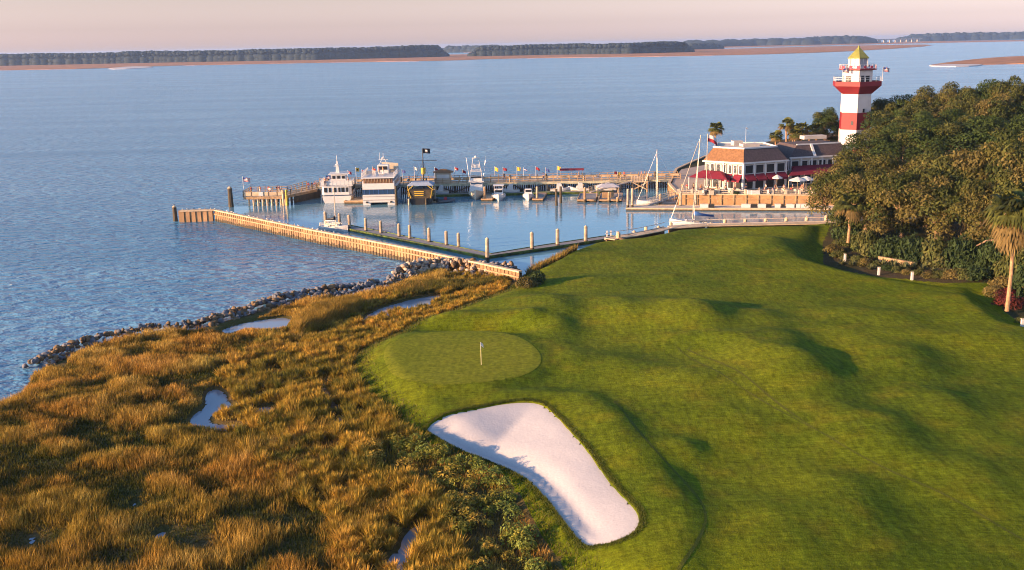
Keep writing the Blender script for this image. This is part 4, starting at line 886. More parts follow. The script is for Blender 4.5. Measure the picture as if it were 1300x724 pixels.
# sport fishing boat with tower, bow to the camera
p = U(604.5, 254, 0); b4 = empty('fishing_boat', (p.x, p.y+7.0, 0), PI, 'white sport fishing boat with a very tall tuna tower, bow facing the lawn', 'fishing boat')
hull(7.2, 3.4, 1.15, .9, .5, .95, 12, .62).build('hull', CREAM, b4)
MB().box((0, 2.6, 1.25), (3.1, 5.0, .1)).build('deck', WHITE, b4)
MB().loft([[Vector((-1.4, 1.0, 1.3)), Vector((1.4, 1.0, 1.3)), Vector((1.35, 4.9, 1.3)), Vector((-1.35, 4.9, 1.3))], [Vector((-1.3, 1.1, 3.3)), Vector((1.3, 1.1, 3.3)), Vector((1.25, 3.9, 3.3)), Vector((-1.25, 3.9, 3.3))]]).build('cabin', WHITE, b4)
MB().box((0, 4.1, 3.05), (2.3, .1, .3)).build('window', NAVY, b4)
MB().box((0, 2.4, 3.4), (3.2, 3.2, .2)).build('bridge_deck', WHITE, b4)
MB().box((0, 2.6, 3.95), (2.5, 1.8, .9)).build('flybridge', WHITE, b4)
MB().box((0, 3.52, 4.3), (2.2, .06, .35)).build('window', GLASS, b4)
MB().box((0, 2.3, 5.55), (2.6, 2.2, .12)).build('hardtop', WHITE, b4)
tw = MB()
for sx_ in (-1, 1):
    for yy in (1.4, 3.3): tw.tube((sx_*1.35, yy, 3.5), (sx_*.6, 2.3+(yy-2.3)*.4, 8.2), .045, n=6)
    for zz in (4.7, 5.9, 7.0): f2 = (zz-3.5)/4.7; tw.tube((sx_*(1.35-.75*f2), 1.4+.5*f2, zz), (sx_*(1.35-.75*f2), 3.3-.6*f2, zz), .035, n=5)
for zz in (5.9, 7.0): f2 = (zz-3.5)/4.7; xx = 1.35-.75*f2; tw.tube((-xx, 3.3-.6*f2, zz), (xx, 3.3-.6*f2, zz), .035, n=5)
tw.build('tower_frame', WHITE, b4)
MB().box((0, 2.3, 6.5), (1.5, 1.0, .7)).build('tower_cover', WHITE, b4)
MB().box((0, 2.3, 8.25), (1.5, 1.2, .12)).ell((0, 2.3, 8.5), (.35, .35, .25), 8, 4).build('tower_top', WHITE, b4)
for sx_ in (-1, 1): MB().tube((sx_*1.4, 2.2, 3.3), (sx_*2.1, 1.5, 8.4), .03, .015, 5).build('outrigger', METAL, b4)
# small white boats
def cabin_boat(px, py, L_, Bm, label, ttop=True, rz=PI, hh=1.0):
    p = U(px, py, 0); o = empty('motor_boat', (p.x+math.sin(rz)*L_*0, p.y+(L_ if abs(rz-PI) < .5 else 0), 0), rz, label, 'motor boat')
    hull(L_, Bm, .85*hh, .6, .4, .92, 10, .6).build('hull', WHITE, o)
    MB().box((0, L_*.42, .9*hh), (Bm*.82, L_*.7, .08)).build('deck', CREAM, o)
    MB().loft([[Vector((-Bm*.34, L_*.3, .9)), Vector((Bm*.34, L_*.3, .9)), Vector((Bm*.34, L_*.62, .9)), Vector((-Bm*.34, L_*.62, .9))], [Vector((-Bm*.3, L_*.32, 2.1)), Vector((Bm*.3, L_*.32, 2.1)), Vector((Bm*.3, L_*.5, 2.1)), Vector((-Bm*.3, L_*.5, 2.1))]]).build('console', WHITE, o)
    MB().box((0, L_*.56, 1.75), (Bm*.5, .06, .45)).build('windscreen', GLASS, o)
    if ttop:
        MB().box((0, L_*.4, 2.9), (Bm*.75, L_*.36, .12)).build('hardtop', WHITE, o)
        t_ = MB(); [t_.tube((sx_*Bm*.32, y, .9), (sx_*Bm*.3, y, 2.9), .045, n=6) for sx_ in (-1, 1) for y in (L_*.26, L_*.54)]; t_.build('top_frame', WHITE, o)
    MB().box((0, -.25, .7), (.6, .5, .9)).tube((0, -.3, .2), (0, -.35, -.5), .1).build('outboard_motor', BLACK, o)
    return o
cabin_boat(633, 256, 6.2, 2.9, 'white cabin motor boat with a hardtop, right of the tower fishing boat')
cabin_boat(671, 255, 4.6, 2.3, 'little open white boat between the grey finger dock and the pier', False)
lb = ['small white boat half hidden behind the docks left of the maroon awning', 'small white boat behind the docks below the maroon awning', 'white boat covered in canvas behind the left service dock', 'small white boat moored behind the grey service canopy']
for i, (x, y, rz_) in enumerate([(660, 246.3, PI/2), (699, 246.3, -PI/2), (749, 246.2, PI/2), (784, 246.2, PI/2)]):
    o = cabin_boat(x, y, 4.6, 1.9, lb[i], False, rz_); o.location.y = 220.0
o = cabin_boat(571, 246, 4.0, 1.8, 'small dark blue boat moored behind the inflatable, under the pier hut', False, PI/2); o.location.y = 219.9
# inflatable with person-height gear
p = U(565, 257, 0); ib = empty('inflatable_boat', p, rad(-75), 'small dark inflatable boat with red gear beside the pirate ship', 'inflatable boat')
MB().path([(-.75, -1.5, .3), (-.8, .6, .32), (-.45, 1.6, .42), (0, 2.0, .5), (.45, 1.6, .42), (.8, .6, .32), (.75, -1.5, .3)], [.25]*7, 8).build('tube', mat('grey_rubber', (.10, .11, .13), .6, .1, 2), ib, True)
MB().box((0, -.2, .15), (1.3, 3.0, .1)).build('floor', GREYD, ib); MB().box((0, .1, .65), (.5, .6, .9)).build('console', mat('red_plastic', (.35, .03, .05), .5, .1, 2), ib); MB().box((0, -1.6, .55), (.4, .4, .8)).build('outboard_motor', BLACK, ib)
p = U(553, 256.8, 0); fr_ = empty('swim_raft', p, 0, 'low orange raft on the water between the pirate ship and the inflatable', 'raft'); MB().box((0, 0, .12), (3.0, 1.2, .34)).build('deck', WOODL, fr_); MB().box((0, .2, .42), (.9, .5, .26)).build('cushion', AWN, fr_)

def sailboat(px, py, L_, rz, mastpx, masttop, label, lean=0, cover=BLUEC, boomlen=3.6, jib=True, midx=.5):
    p = U(px, py, 0); o = empty('sailboat', p, rz, label, 'sailboat'); Bm = L_*.3
    hm_ = hull(L_, Bm, .8, .35, .5, .6, 14, .7); hm_.v = [(v[0], v[1]-L_*midx, v[2]) for v in hm_.v]; hm_.build('hull', WHITE, o)
    ym = L_*(.58-midx); h = U(mastpx[0], mastpx[1], d=p.y).z
    MB().loft([[Vector((-Bm*.28, L_*(.25-midx), .8)), Vector((Bm*.28, L_*(.25-midx), .8)), Vector((Bm*.2, L_*(.75-midx), .85)), Vector((-Bm*.2, L_*(.75-midx), .85))], [Vector((-Bm*.22, L_*(.28-midx), 1.3)), Vector((Bm*.22, L_*(.28-midx), 1.3)), Vector((Bm*.14, L_*(.68-midx), 1.15)), Vector((-Bm*.14, L_*(.68-midx), 1.15))]]).build('cabin', WHITE, o)
    for s in (-1, 1): MB().box((s*Bm*.255, L_*(.45-midx), 1.08), (.05, L_*.25, .16)).build('port_window', NAVY, o)
    MB().tube((0, ym, .8), (lean*0, ym+0, h), .09, .06, 8).build('mast', CREAM, o)
    MB().tube((-.6, ym, h*.55), (.6, ym, h*.55), .03, n=5).build('spreader', METAL, o)
    if cover:
        MB().path([(0, ym-.1, 2.3), (0, ym-boomlen*.3, 2.15), (0, ym-boomlen, 1.95)], [.42, .26, .14], 8).build('sail_cover', cover, o, True)
        MB().tube((0, ym, 1.75), (0, ym-boomlen-.3, 1.72), .06).build('boom', METAL, o)
    r_ = MB(); bw_ = L_*(.98-midx)
    for a, b in (((0, bw_, 1.1), (0, ym, h*.97)), ((0, L_*(.02-midx), .9), (0, ym, h*.98)), ((-Bm*.45, ym, .8), (0, ym, h*.9)), ((Bm*.45, ym, .8), (0, ym, h*.9))): r_.tube(a, b, .009, n=4)
    r_.build('rigging', METAL, o)
    if jib: MB().tube((0, bw_-.1, 1.2), (0, ym+.25, h*.93), .055, .035, 7).build('furled_jib', CREAM, o)
    a_, c_ = MB(), MB()
    for s in (-1, 1): railing(a_, c_, (s*Bm*.4, L_*(.1-midx), 0), (s*Bm*.36, L_*(.7-midx), 0), .8, .6, 1.5, 2)
    a_.build('stanchions', METAL, o); c_.build('lifeline', METAL, o)
    return o
sb = sailboat(884, 287.5, 9.5, PI/2+.06, (868, 172), 0, 'white sailboat with a blue sail cover and tall leaning mast by the lawn quay')
sb.rotation_euler = (0, 0, PI/2); sb.rotation_euler = Matrix.Rotation(rad(3.6), 3, 'Y').to_euler() if False else (rad(0), 0, PI/2)
sb.rotation_euler = (Matrix.Rotation(rad(4.2), 3, 'Y') @ Matrix.Rotation(PI/2, 3, 'Z')).to_euler()
sb2 = sailboat(838, 260.5, 9.5, PI/2+.12, (830, 190), 0, 'pale sailboat moored behind the tip of the long pale dock', cover=None, jib=False); sb2.location.y = 200.2
sb3 = sailboat(424, 293, 6.0, -PI/2-.45, (425, 237), 0, 'small grey sailboat tied behind the breakwater with a dark boom', cover=BLACK, boomlen=1.9, jib=False)

# ------------------------------------------------------------------ quay by the lawn
qp = [Vector((p[0], p[1], 0)) for p in [U2(x, y, 1.5) for x, y in [(779, 305), (790, 302.5), (806, 300.5), (837, 294.5), (853, 290.5), (900, 287.5), (975, 286), (1055, 284.5)]]]+[Vector((82, 166, 0))]
qo = empty('quay_wall', qp[0], 0, 'curved timber quay with a boardwalk along the basin edge of the lawn', 'quay')
dk_, fc_, sw_ = MB(), MB(), MB()
for a, b in zip(qp[:-1], qp[1:]):
    d_ = (b-a).normalized(); nr = Vector((-d_.y, d_.x, 0)); A = a-qp[0]; B = b-qp[0]; e = d_*.15
    dk_.add([A-nr*.2+Vector((0, 0, 1.62)), B-nr*.2+Vector((0, 0, 1.62)), B+nr*1.7+Vector((0, 0, 1.62)), A+nr*1.7+Vector((0, 0, 1.62)), A-nr*.2+Vector((0, 0, 1.5)), B-nr*.2+Vector((0, 0, 1.5)), B+nr*1.7+Vector((0, 0, 1.5)), A+nr*1.7+Vector((0, 0, 1.5))], [[0, 1, 2, 3], [4, 7, 6, 5], [3, 2, 6, 7], [0, 4, 5, 1], [0, 3, 7, 4], [1, 5, 6, 2]])
    fc_.beam(A+nr*1.75+Vector((0, 0, 1.5)), B+nr*1.75+e+Vector((0, 0, 1.5)), .18, .4)
    fc_.beam(A+nr*1.6+Vector((0, 0, 2.35)), B+nr*1.6+e+Vector((0, 0, 2.35)), .07, .08)
    sw_.beam(A+nr*1.5+Vector((0, 0, .3)), B+nr*1.5+Vector((0, 0, .3)), .14, 2.2)
dk_.build('boardwalk', WOODL, qo); fc_.build('fascia', CONC, qo); sw_.build('sheet_piling', SHEET, qo)
for i, (x, y, yt, r) in enumerate([(786, 307, 296, .34), (806, 300, 294, .26), (821, 297, 289, .28), (837, 294, 288, .26), (853, 290, 283.5, .26), (922, 286, 279.5, .32), (948, 285.5, 279, .32), (974, 285, 278.3, .32), (1000, 284.5, 277.5, .32), (1026, 284, 276.5, .32), (1051, 283.5, 275, .32)]):
    p = U(x, y, 1.2); pl_ = pile((p.x, p.y+1.0, 0), U(x, yt, d=p.y+1.0).z, r, WOODL, f'{ordn(i)} stout post from the left along the curved quay by the lawn', 'quay posts')
for i, x in enumerate((770.5, 775.5)):
    p = U(x, 305, .4); o = empty('dock_post', p, 0, ['left', 'right'][i]+' of two white gate posts where the floating dock meets the quay', 'post'); MB().box((0, 0, .7), (.22, .22, 1.5)).build('post', WHITE, o); MB().box((0, 0, 1.5), (.32, .32, .1)).build('cap', WHITE, o)
bo = mesh_np('boulder', *(lambda me: (np.array([v.co[:] for v in me.vertices])*2.2, np.array([list(f.vertices) for f in me.polygons])))(rock_me[1]), ROCKM[1]); bo.location = (*U2(790, 308, .9), 1.0); tag(bo, 'large rounded tan boulder at the left end of the quay', 'boulder')

# ------------------------------------------------------------------ plaza and restaurant
PLZ = 2.36
w0 = Vector((*U2(862, 262), 0)); w1 = Vector((*U2(1050, 264), 0))
pb = empty('plaza_bulkhead', w0, 0, 'orange lit timber bulkhead wall below the restaurant terrace', 'bulkhead')
wl, cp_, wa = MB(), MB(), MB()
for a, b in ((w0, w1), (w1, Vector((84, 192, 0))), (Vector((33.4, 214, 0)), w0), (Vector((36, 226, 0)), Vector((33.4, 214, 0))), (Vector((39, 239, 0)), Vector((36, 226, 0))), (Vector((50.5, 264.7, 0)), Vector((39, 239, 0))), (Vector((71.3, 296.7, 0)), Vector((50.5, 264.7, 0)))):
    d_ = (b-a).normalized(); nr = Vector((d_.y, -d_.x, 0)); A = a-w0; B = b-w0
    wl.beam(A+nr*.08+Vector((0, 0, .8)), B+nr*.08+Vector((0, 0, .8)), .2, 3.1)
    cp_.beam(A+Vector((0, 0, 2.42)), B+Vector((0, 0, 2.42)), .6, .2)
    wa.beam(A+nr*.22+Vector((0, 0, 1.6)), B+nr*.22+Vector((0, 0, 1.6)), .14, .16)
    n_ = int((b-a).length/2.2)
    for i in range(n_): c = A+(B-A)*((i+.5)/n_)+nr*.24; wa.box(c+Vector((0, 0, .9)), (.2, .2, 2.9))
wl.build('plank_wall', mat('bulkhead_wood', (.36, .21, .10), .85, .25, .8, .4, 6), pb); cp_.build('cap', WOODL, pb); wa.build('posts_and_wale', WOOD, pb)
pvm = mat('plaza_paving', (.34, .27, .22), .85, .12, .5, .2, 5)
pz = MB().prism([(w0.x+.2, w0.y+.2), (w1.x, w1.y+.2), (84, 192.3), (96, 220), (92, 262), (76, 262), (58, 258), (40, 238), (36.6, 226), (34, 214)], 2.0, PLZ).build('plaza_paving', pvm); tag(pz, kind='structure')
# terrace fence with pillars at the plaza edge
tf = empty('terrace_fence', w0+Vector((0, 0, PLZ)), 0, 'low pale railing with square pillars along the top of the bulkhead', 'fence'); n_ = 11; a_, c_ = MB(), MB()
dv = w1-w0
for i in range(n_+1): MB().box(dv*(i/n_)+Vector((0, .4, .5)), (.42, .42, 1.0)).build('pillar', CREAM, tf)
for zz in (.35, .75): c_.beam(Vector((0, .4, zz)), dv+Vector((0, .4, zz)), .07, .1)
c_.build('rail', CREAM, tf)
# restaurant
Bc = Vector((*U2(943, 242, PLZ), 0)); An = Bc+Vector((-6.6, 5.4, 0)); Cn = Bc+Vector((9.3, 3.6, 0)); Dn = Cn+Vector((1.6, 2.6, 0)); En = Dn+Vector((14, 3.8, 0))
rs = empty('restaurant', (Bc.x, Bc.y, PLZ), 0, 'two storey cream restaurant with brown mansard roofs and red awnings beside the lighthouse', 'restaurant')
def L3(p, z=0): return Vector((p.x-Bc.x, p.y-Bc.y, z))
back1 = An+Vector((3.5, 11, 0)); back2 = Cn+Vector((-1, 10.5, 0))
def shell(poly, z0, z1, name, m, par=rs): return MB().prism([(p.x-Bc.x, p.y-Bc.y) for p in poly], z0, z1).build(name, m, par)
H1 = 5.4
shell([An, Bc, Cn, back2, back1], 0, H1, 'wall', CREAM)
sec2 = [Dn, En, En+Vector((-2.5, 10, 0)), Dn+Vector((-2.5, 10, 0))]; H2 = H1-.7; shell(sec2, 0, H2+.9, 'wall', CREAM)
def mansard(poly, z0, z1, inset, m, over=.35, name='roof'):
    c = sum((L3(p) for p in poly), Vector())/len(poly); lo = []; hi = []
    for p in poly:
        q = L3(p); d_ = (q-c).normalized(); lo.append(q+d_*over+Vector((0, 0, z0))); hi.append(q-d_*inset+Vector((0, 0, z1)))
    return MB().loft([lo, hi]).build(name, m, rs)
SHING_SHADE = mat('shaded_shingle', (.085, .06, .06), .9, .25, 2.5, .5, 12)
cen = (An+Bc+Cn+back1+back2)/5
# two roof halves split at the near corner, shade put into the darker shingle tone
topc = Bc+(cen-Bc)*.22
def roofhalf(p, q, pr, qr, m): return MB().loft([[L3(p, H1-.02), L3(q, H1-.02), L3(q, H1-.02)+Vector((0, .2, 0)), L3(p, H1-.02)+Vector((0, .2, 0))], [L3(pr, H1+2.6), L3(qr, H1+2.6), L3(qr, H1+2.6)+Vector((0, .3, 0)), L3(pr, H1+2.6)+Vector((0, .3, 0))]]).build('roof', m, rs)
ov = lambda p, k=.06: p+(p-cen)*k
an_in = An+(cen-An)*.22; cn_in = Cn+(cen-Cn)*.22
roofhalf(ov(An), ov(Bc), an_in, topc, SHING); roofhalf(ov(Bc), ov(Cn), topc, cn_in, SHING_SHADE)
b1i = back1+(cen-back1)*.2; b2i = back2+(cen-back2)*.2
roofhalf(ov(back1), ov(An), b1i, an_in, SHING); roofhalf(ov(Cn), ov(back2), cn_in, b2i, SHING_SHADE)
shell([an_in, topc, cn_in, b2i, b1i], H1-.1, H1+2.5, 'flat_roof', CONC)
pr2 = MB()
for a, b in ((an_in, topc), (topc, cn_in), (cn_in, b2i), (b2i, b1i), (b1i, an_in)): pr2.beam(L3(a, H1+2.7), L3(b, H1+2.7), .3, .28)
pr2.build('parapet', WHITE, rs)
# section two roof: two dark slopes with a white divider
c2 = sum(sec2, Vector())/4
m_in = [p+(c2-p)*.3 for p in sec2]; o_ = [ov2 for ov2 in [p+(p-c2)*.05 for p in sec2]]
MB().loft([[L3(p, H2+.85) for p in o_], [L3(p, H2+3.2) for p in m_in]]).build('roof', SHING_SHADE, rs)
t1 = (o_[0]*.62+o_[1]*.38); t2 = m_in[0]*.68+m_in[1]*.32
MB().beam(L3(t1, H2+1.0)+Vector((0, -.1, 0)), L3(t2, H2+3.35), .5, .25).build('roof_divider', WHITE, rs)
MB().beam(L3(m_in[0], H2+3.3), L3(m_in[1], H2+3.3), .3, .25).build('ridge_cap', WHITE, rs)
MB().beam(L3(ov(An), H1), L3(ov(Bc), H1), .25, .3).beam(L3(ov(Bc), H1), L3(ov(Cn), H1), .25, .3).beam(L3(o_[0], H2+.85), L3(o_[1], H2+.85), .25, .3).build('eaves', WHITE, rs)
def facade(a, b, zc, n_, w_, h_, name='window'):
    d_ = (b-a); Lg = d_.length; d_.normalize(); nr = Vector((d_.y, -d_.x, 0)); rz = math.atan2(d_.y, d_.x)
    for i in range(n_):
        c = L3(a+d_*(Lg*(i+.5)/n_)+nr*.05, zc); f = MB().box(c, (w_, .12, h_), rz).build(name, GLASS, rs)
        fr = MB()
        for s in (-1, 1): fr.box(c+d_*s*(w_/2+.06)+nr*.05, (.12, .14, h_+.2), rz)
        fr.box(c+Vector((0, 0, h_/2+.06))+nr*.05, (w_+.24, .14, .12), rz).box(c-Vector((0, 0, h_/2+.06))+nr*.05, (w_+.24, .14, .12), rz); fr.build('frame', WHITE, f)
facade(An, An+(Bc-An)*.58, 4.15, 4, .8, 1.5); facade(An+(Bc-An)*.6, Bc, 4.05, 3, .6, 1.6)
facade(Bc, Cn, 4.1, 4, 1.75, 1.6); facade(Dn, En, 4.1, 7, 1.5, 1.5); facade(Cn, Dn, 4.2, 2, .9, 1.8)
facade(An, Bc, 1.3, 5, 1.2, 2.0, 'ground_window'); facade(Bc, Cn, 1.3, 4, 1.9, 2.1, 'ground_window'); facade(Dn, En, 1.3, 5, 2.0, 2.1, 'ground_window')
def posts(a, b, n_, z1, off=.12):
    d_ = b-a; nr = Vector((d_.y, -d_.x, 0)).normalized()
    for i in range(n_+1): MB().box(L3(a+d_*(i/n_)+nr*off, z1/2), (.28, .28, z1), math.atan2(d_.y, d_.x)).build('column', WHITE, rs)
posts(Bc, Cn, 4, H1); posts(An+(Bc-An)*.5, Bc, 1, H1); posts(Dn, En, 6, H2+.8)
def awning(a, b, z1, z0, out_, m=AWN):
    d_ = b-a; nr = Vector((d_.y, -d_.x, 0)).normalized()*out_; A, B = L3(a, z1), L3(b, z1); A2 = L3(a, z0)+nr; B2 = L3(b, z0)+nr
    up = Vector((0, 0, .12)); v = Vector((0, 0, -.3))
    return MB().add([A, B, B2, A2, A-up, B-up, B2-up, A2-up, A2+v, B2+v], [[0, 1, 2, 3], [4, 7, 6, 5], [0, 3, 7, 4], [1, 5, 6, 2], [0, 4, 5, 1], [3, 2, 9, 8]]).build('awning', m, rs)
for i in range(4): awning(Bc+(Cn-Bc)*((i+.06)/4), Bc+(Cn-Bc)*((i+.94)/4), 3.2, 2.15, 1.3)
awning(An+(Bc-An)*.52, An+(Bc-An)*.72, 3.1, 2.0, 1.2); awning(An+(Bc-An)*.77, An+(Bc-An)*.97, 3.1, 2.0, 1.2)
# big left canopy and right canopy
ca = An+Vector((-3.6, -1.4, 0)); cb = An+Vector((3.2, -6.8, 0)); cc_ = An+(Bc-An)*.52; cd = An+Vector((.4, .8, 0))
MB().loft([[L3(p, 2.35) for p in (ca, cb, cc_, cd)], [L3(p, 3.55) for p in (An+Vector((-.6, -.6, 0)), An+Vector((2.4, -3, 0)), cc_+Vector((-.3, .2, 0)), An+Vector((.4, .3, 0))) ]]).build('canopy_roof', AWN, rs)
for p in (ca, cb, (ca+cb)/2, (cb+cc_)/2): MB().tube(L3(p+(An-p)*.06), L3(p+(An-p)*.06, 2.4), .09).build('canopy_post', WHITE, rs)
da = Cn+Vector((.2, -1.8, 0)); db_ = En+Vector((1.2, -3.4, 0))
MB().loft([[L3(da, 2.5), L3(db_, 2.5), L3(En, 2.5), L3(Dn, 2.5)], [L3(Dn+Vector((.8, -.5, 0)), 3.9), L3(En+Vector((0, -.5, 0)), 3.9), L3(En, 3.9), L3(Dn, 3.9)]]).build('canopy_roof', AWN, rs)
for i in range(6): q = da+(db_-da)*(i/5)+Vector((.1, .25, 0)); MB().tube(L3(q), L3(q, 2.6), .08).build('canopy_post', CREAM, rs)
for (x, y, sx_, sy_, sz_) in [(3, 8.5, 3.6, 2, .5), (1, 11, 2.0, 1.5, .9), (17, 12, 5, 2, .7)]: MB().box((x, y, H1+2.5+sz_/2+(.9 if x > 12 else 0)), (sx_, sy_, sz_), .2).build('roof_unit', CONC, rs)
bk = MB().prism([(-3, 13), (14, 15), (26, 16), (30, 26), (4, 26)], 0, 5.6).build('rear_wing', CREAM, rs); MB().prism([(-3.4, 12.6), (14, 14.6), (26.4, 15.6), (30.4, 26.4), (3.8, 26.4)], 5.6, 5.95).build('rear_roof', CONC, rs)
# umbrellas
for i, (x, y) in enumerate([(1012, 243), (1023, 242), (986, 240)]):
    p = U(x, y, PLZ); o = empty('parasol', (p.x, p.y, PLZ), 0, ['large white parasol over the terrace tables by the right canopy', 'right white parasol on the terrace beside the oaks', 'small white parasol left of the large one on the terrace'][i], 'parasol'); MB().tube((0, 0, 0), (0, 0, 2.7), .04).build('pole', WOODL, o)
    r0 = 1.7 if i < 2 else 1.1
    MB().loft([[Vector((math.cos(k*PI/4)*q, math.sin(k*PI/4)*q, z)) for k in range(8)] for q, z in ((r0, 2.1), (r0*.98, 2.25), (.06, 2.85))]).build('canopy', WHITE, o)
# terrace tables, chairs, benches
ti = 0
def table_set(x, y, i):
    p = U(x, y, PLZ); o = empty('terrace_table', (p.x, p.y, PLZ), random.random(), f'{ordn(i)} round dining table from the left on the restaurant terrace', 'table', 'terrace tables')
    MB().tube((0, 0, .7), (0, 0, .75), .5, .5, 12).build('tabletop', CREAM, o); MB().tube((0, 0, 0), (0, 0, .7), .05).tube((0, 0, 0), (0, 0, .04), .28).build('leg', METAL, o)
tabs = [(884, 246), (895, 247), (906, 247), (917, 246), (928, 246), (966, 246), (978, 247), (990, 246), (1000, 246), (1012, 246), (1024, 246), (1036, 245)]
for i, (x, y) in enumerate(tabs): table_set(x, y, i)
chp = empty('terrace_chair', (0, 0, 0), 0)
MB().box((0, 0, .43), (.44, .44, .05)).build('seat', CREAM, chp); MB().box((0, .21, .7), (.44, .04, .5)).build('backrest', CREAM, chp)
for q in ((-.19, -.19), (.19, -.19), (-.19, .19), (.19, .19)): MB().box((*q, .21), (.04, .04, .42)).build('leg', METAL, chp)
chairs = []
for i, (x, y) in enumerate(tabs):
    p = U(x, y, PLZ)
    for k in range(2):
        a = rad(30+180*k+random.uniform(-30, 30)); o = chp if not chairs else copy_tree(chp)
        o.location = (p.x+math.cos(a)*.8, p.y+math.sin(a)*.8, PLZ); o.rotation_euler = (0, 0, a-PI/2); chairs.append((o, a))
        tag(o, f'{["right", "left"][k]} chair at the {ordn(i)} terrace table from the left', 'chair', 'terrace chairs')
for i, (x, wd, m_) in enumerate([(959, 1.6, WHITE), (952, 1.0, WHITE), (890, 1.2, CREAM), (903, .9, CREAM)]):
    p = U(x, 247.5, PLZ); o = empty('planter_box', (p.x, p.y, PLZ), 0, ['white menu stand on the plaza in front of the purple awnings', 'narrow white stand beside the green hedge block on the plaza', 'pale planter box at the left end of the terrace railing', 'pale planter box under the left red canopy'][i], 'planter'); MB().box((0, 0, .45), (wd, .5, .9)).build('box', m_, o); MB().box((0, 0, .95), (wd*.9, .4, .1)).build('soil', WOODD, o)
# dock boxes
for i, (x, wd, k) in enumerate([(894, 1.5, 0), (903, 1.1, 1), (947, 1.6, 0), (957, 1.2, 1), (967, 1.5, 0), (975.5, 1.1, 1), (987, 1.0, 0), (994, .6, 1), (1003, 1.5, 0), (1008, .5, 1), (1013, .8, 0), (1022, 1.6, 0), (1030, .8, 1)]):
    p = U(x, 263.3, .5); o = empty('dock_box', (p.x, p.y, .46), -.14, f'{ordn(i)} storage box from the left along the dock below the bulkhead, {"white" if k == 0 else "dark"}', 'dock box', 'dock boxes')
    MB().box((0, 0, .3), (wd, .6, .6)).build('box', WHITE if k == 0 else BLACK, o); MB().box((0, 0, .64), (wd+.06, .66, .08)).build('lid', WHITE if k == 0 else WOODD, o)
# tall flagpole at the restaurant, small mast flags
p = U(896.5, 246, PLZ); flagpole((p.x, p.y, PLZ), U(896, 171, d=p.y).z-PLZ, 'whitered', 2.0, 1.3, 'white and red flag on the tall pole left of the restaurant', CREAM, .08, .1, None, .5)
p = U(946, 200, d=210); flagpole((p.x, 210, PLZ+H1+2.4), 3.9, 'white', .5, .3, 'thin white pole standing on the restaurant roof', WHITE, .04)
p = U(793, 231, d=221.5); flagpole((p.x-2.3, 221.5, PZ), 1.9, 'red', .7, .6, 'small red flag low on the pier right of the canopy dock', WHITE, .04); flagpole((p.x-1.5, 221.6, PZ), 1.7, 'yellow', .9, .7, 'small yellow pennant low on the pier right of the canopy dock', WHITE, .04)

# ------------------------------------------------------------------ lighthouse
lx = U(1082.5, 200, d=256).x; LHB = 2.3
lh = empty('lighthouse', (lx, 256, LHB), 0, 'tall six sided lighthouse striped red and white with a green gold roof', 'lighthouse')
A0_ = rad(-101.6)
def hexr(r, z, n=6, ph=A0_): return [Vector((r*math.cos(ph+2*PI*k/n), r*math.sin(ph+2*PI*k/n), z-LHB)) for k in range(n)]
def rz_at(z): return 4.15-.35*(z-2.3)/16
STW = mat('stucco_white', (.50, .48, .47), .7, .14, .35, .15, 6); STR = mat('stucco_red', (.17, .008, .012), .6, .2, .35, .15, 6)
for z0, z1, m_, nm in ((2.3, 5.0, STR, 'red_band'), (5.0, 9.35, STW, 'white_band'), (9.35, 13.5, STR, 'red_band'), (13.5, 18.0, STW, 'white_band')): MB().loft([hexr(rz_at(z0), z0), hexr(rz_at(z1), z1)]).build(nm, m_, lh)
MB().loft([hexr(3.9, 18.0), hexr(6.0, 19.8), hexr(6.2, 19.9), hexr(6.2, 21.0), hexr(5.95, 21.0), hexr(5.95, 20.2), hexr(3.5, 20.2)], cap=True).build('gallery', STR, lh)
MB().loft([hexr(3.85, 20.2), hexr(3.8, 23.6)]).build('watch_room', STW, lh)
def hexface(k, u, z, w_, h_, r, name, m, th=.12):
    a = Vector((math.cos(A0_+k*PI/3), math.sin(A0_+k*PI/3), 0)); b = Vector((math.cos(A0_+(k+1)*PI/3), math.sin(A0_+(k+1)*PI/3), 0)); c = (a+(b-a)*u)*r; d_ = b-a
    return MB().box(c+Vector((0, 0, z-LHB)), (w_, th, h_), math.atan2(d_.y, d_.x)).build(name, m, lh)
for k in (0, 5, 4, 1, 2, 3):
    if k in (0,): hexface(k, .25, 21.4, 0.9, 2.0, 3.85, 'door', BLACK); hexface(k, .62, 21.5, 1.1, 1.7, 3.85, 'window', GLASS)
    else: hexface(k, .3 if k == 5 else .5, 21.5, 1.3, 1.6, 3.85, 'window', GLASS)
hexface(0, .45, 14.0, .5, .9, 3.98, 'shaft_window', GLASS); hexface(5, .7, 11.0, .5, .9, 4.0, 'shaft_window', GLASS)
MB().loft([hexr(3.8, 23.6), hexr(4.8, 23.75), hexr(4.8, 24.0), hexr(3.0, 24.05)]).build('upper_ledge', STR, lh)
rl = MB()
for R__, z_ in ((6.07, 21.0), (4.68, 24.0)):
    pts = hexr(R__, z_)
    for i in range(6):
        a, b = pts[i], pts[(i+1) % 6]
        for hh_ in (.5, 1.0): rl.beam(a+Vector((0, 0, hh_)), b+Vector((0, 0, hh_)), .05, .06)
        for q in range(4): c = a+(b-a)*(q/4); rl.box(c+Vector((0, 0, .5)), (.06, .06, 1.0))
rl.build('railing', WHITE, lh)
bt = MB()
for i in range(6):
    a, b = hexr(4.74, 24.0)[i], hexr(4.74, 24.0)[(i+1) % 6]
    for q in range(5):
        if (q+i) % 2: c = a+(b-a)*((q+.5)/5); bt.box(c+Vector((0, 0, .45)), (.75, .05, .6), math.atan2((b-a).y, (b-a).x))
bt.build('bunting', mat('red_cloth', (.42, .05, .08), .8, .1, 3), lh)
MB().loft([hexr(2.35, 24.0), hexr(2.35, 24.45)]).build('lantern_base', WHITE, lh)
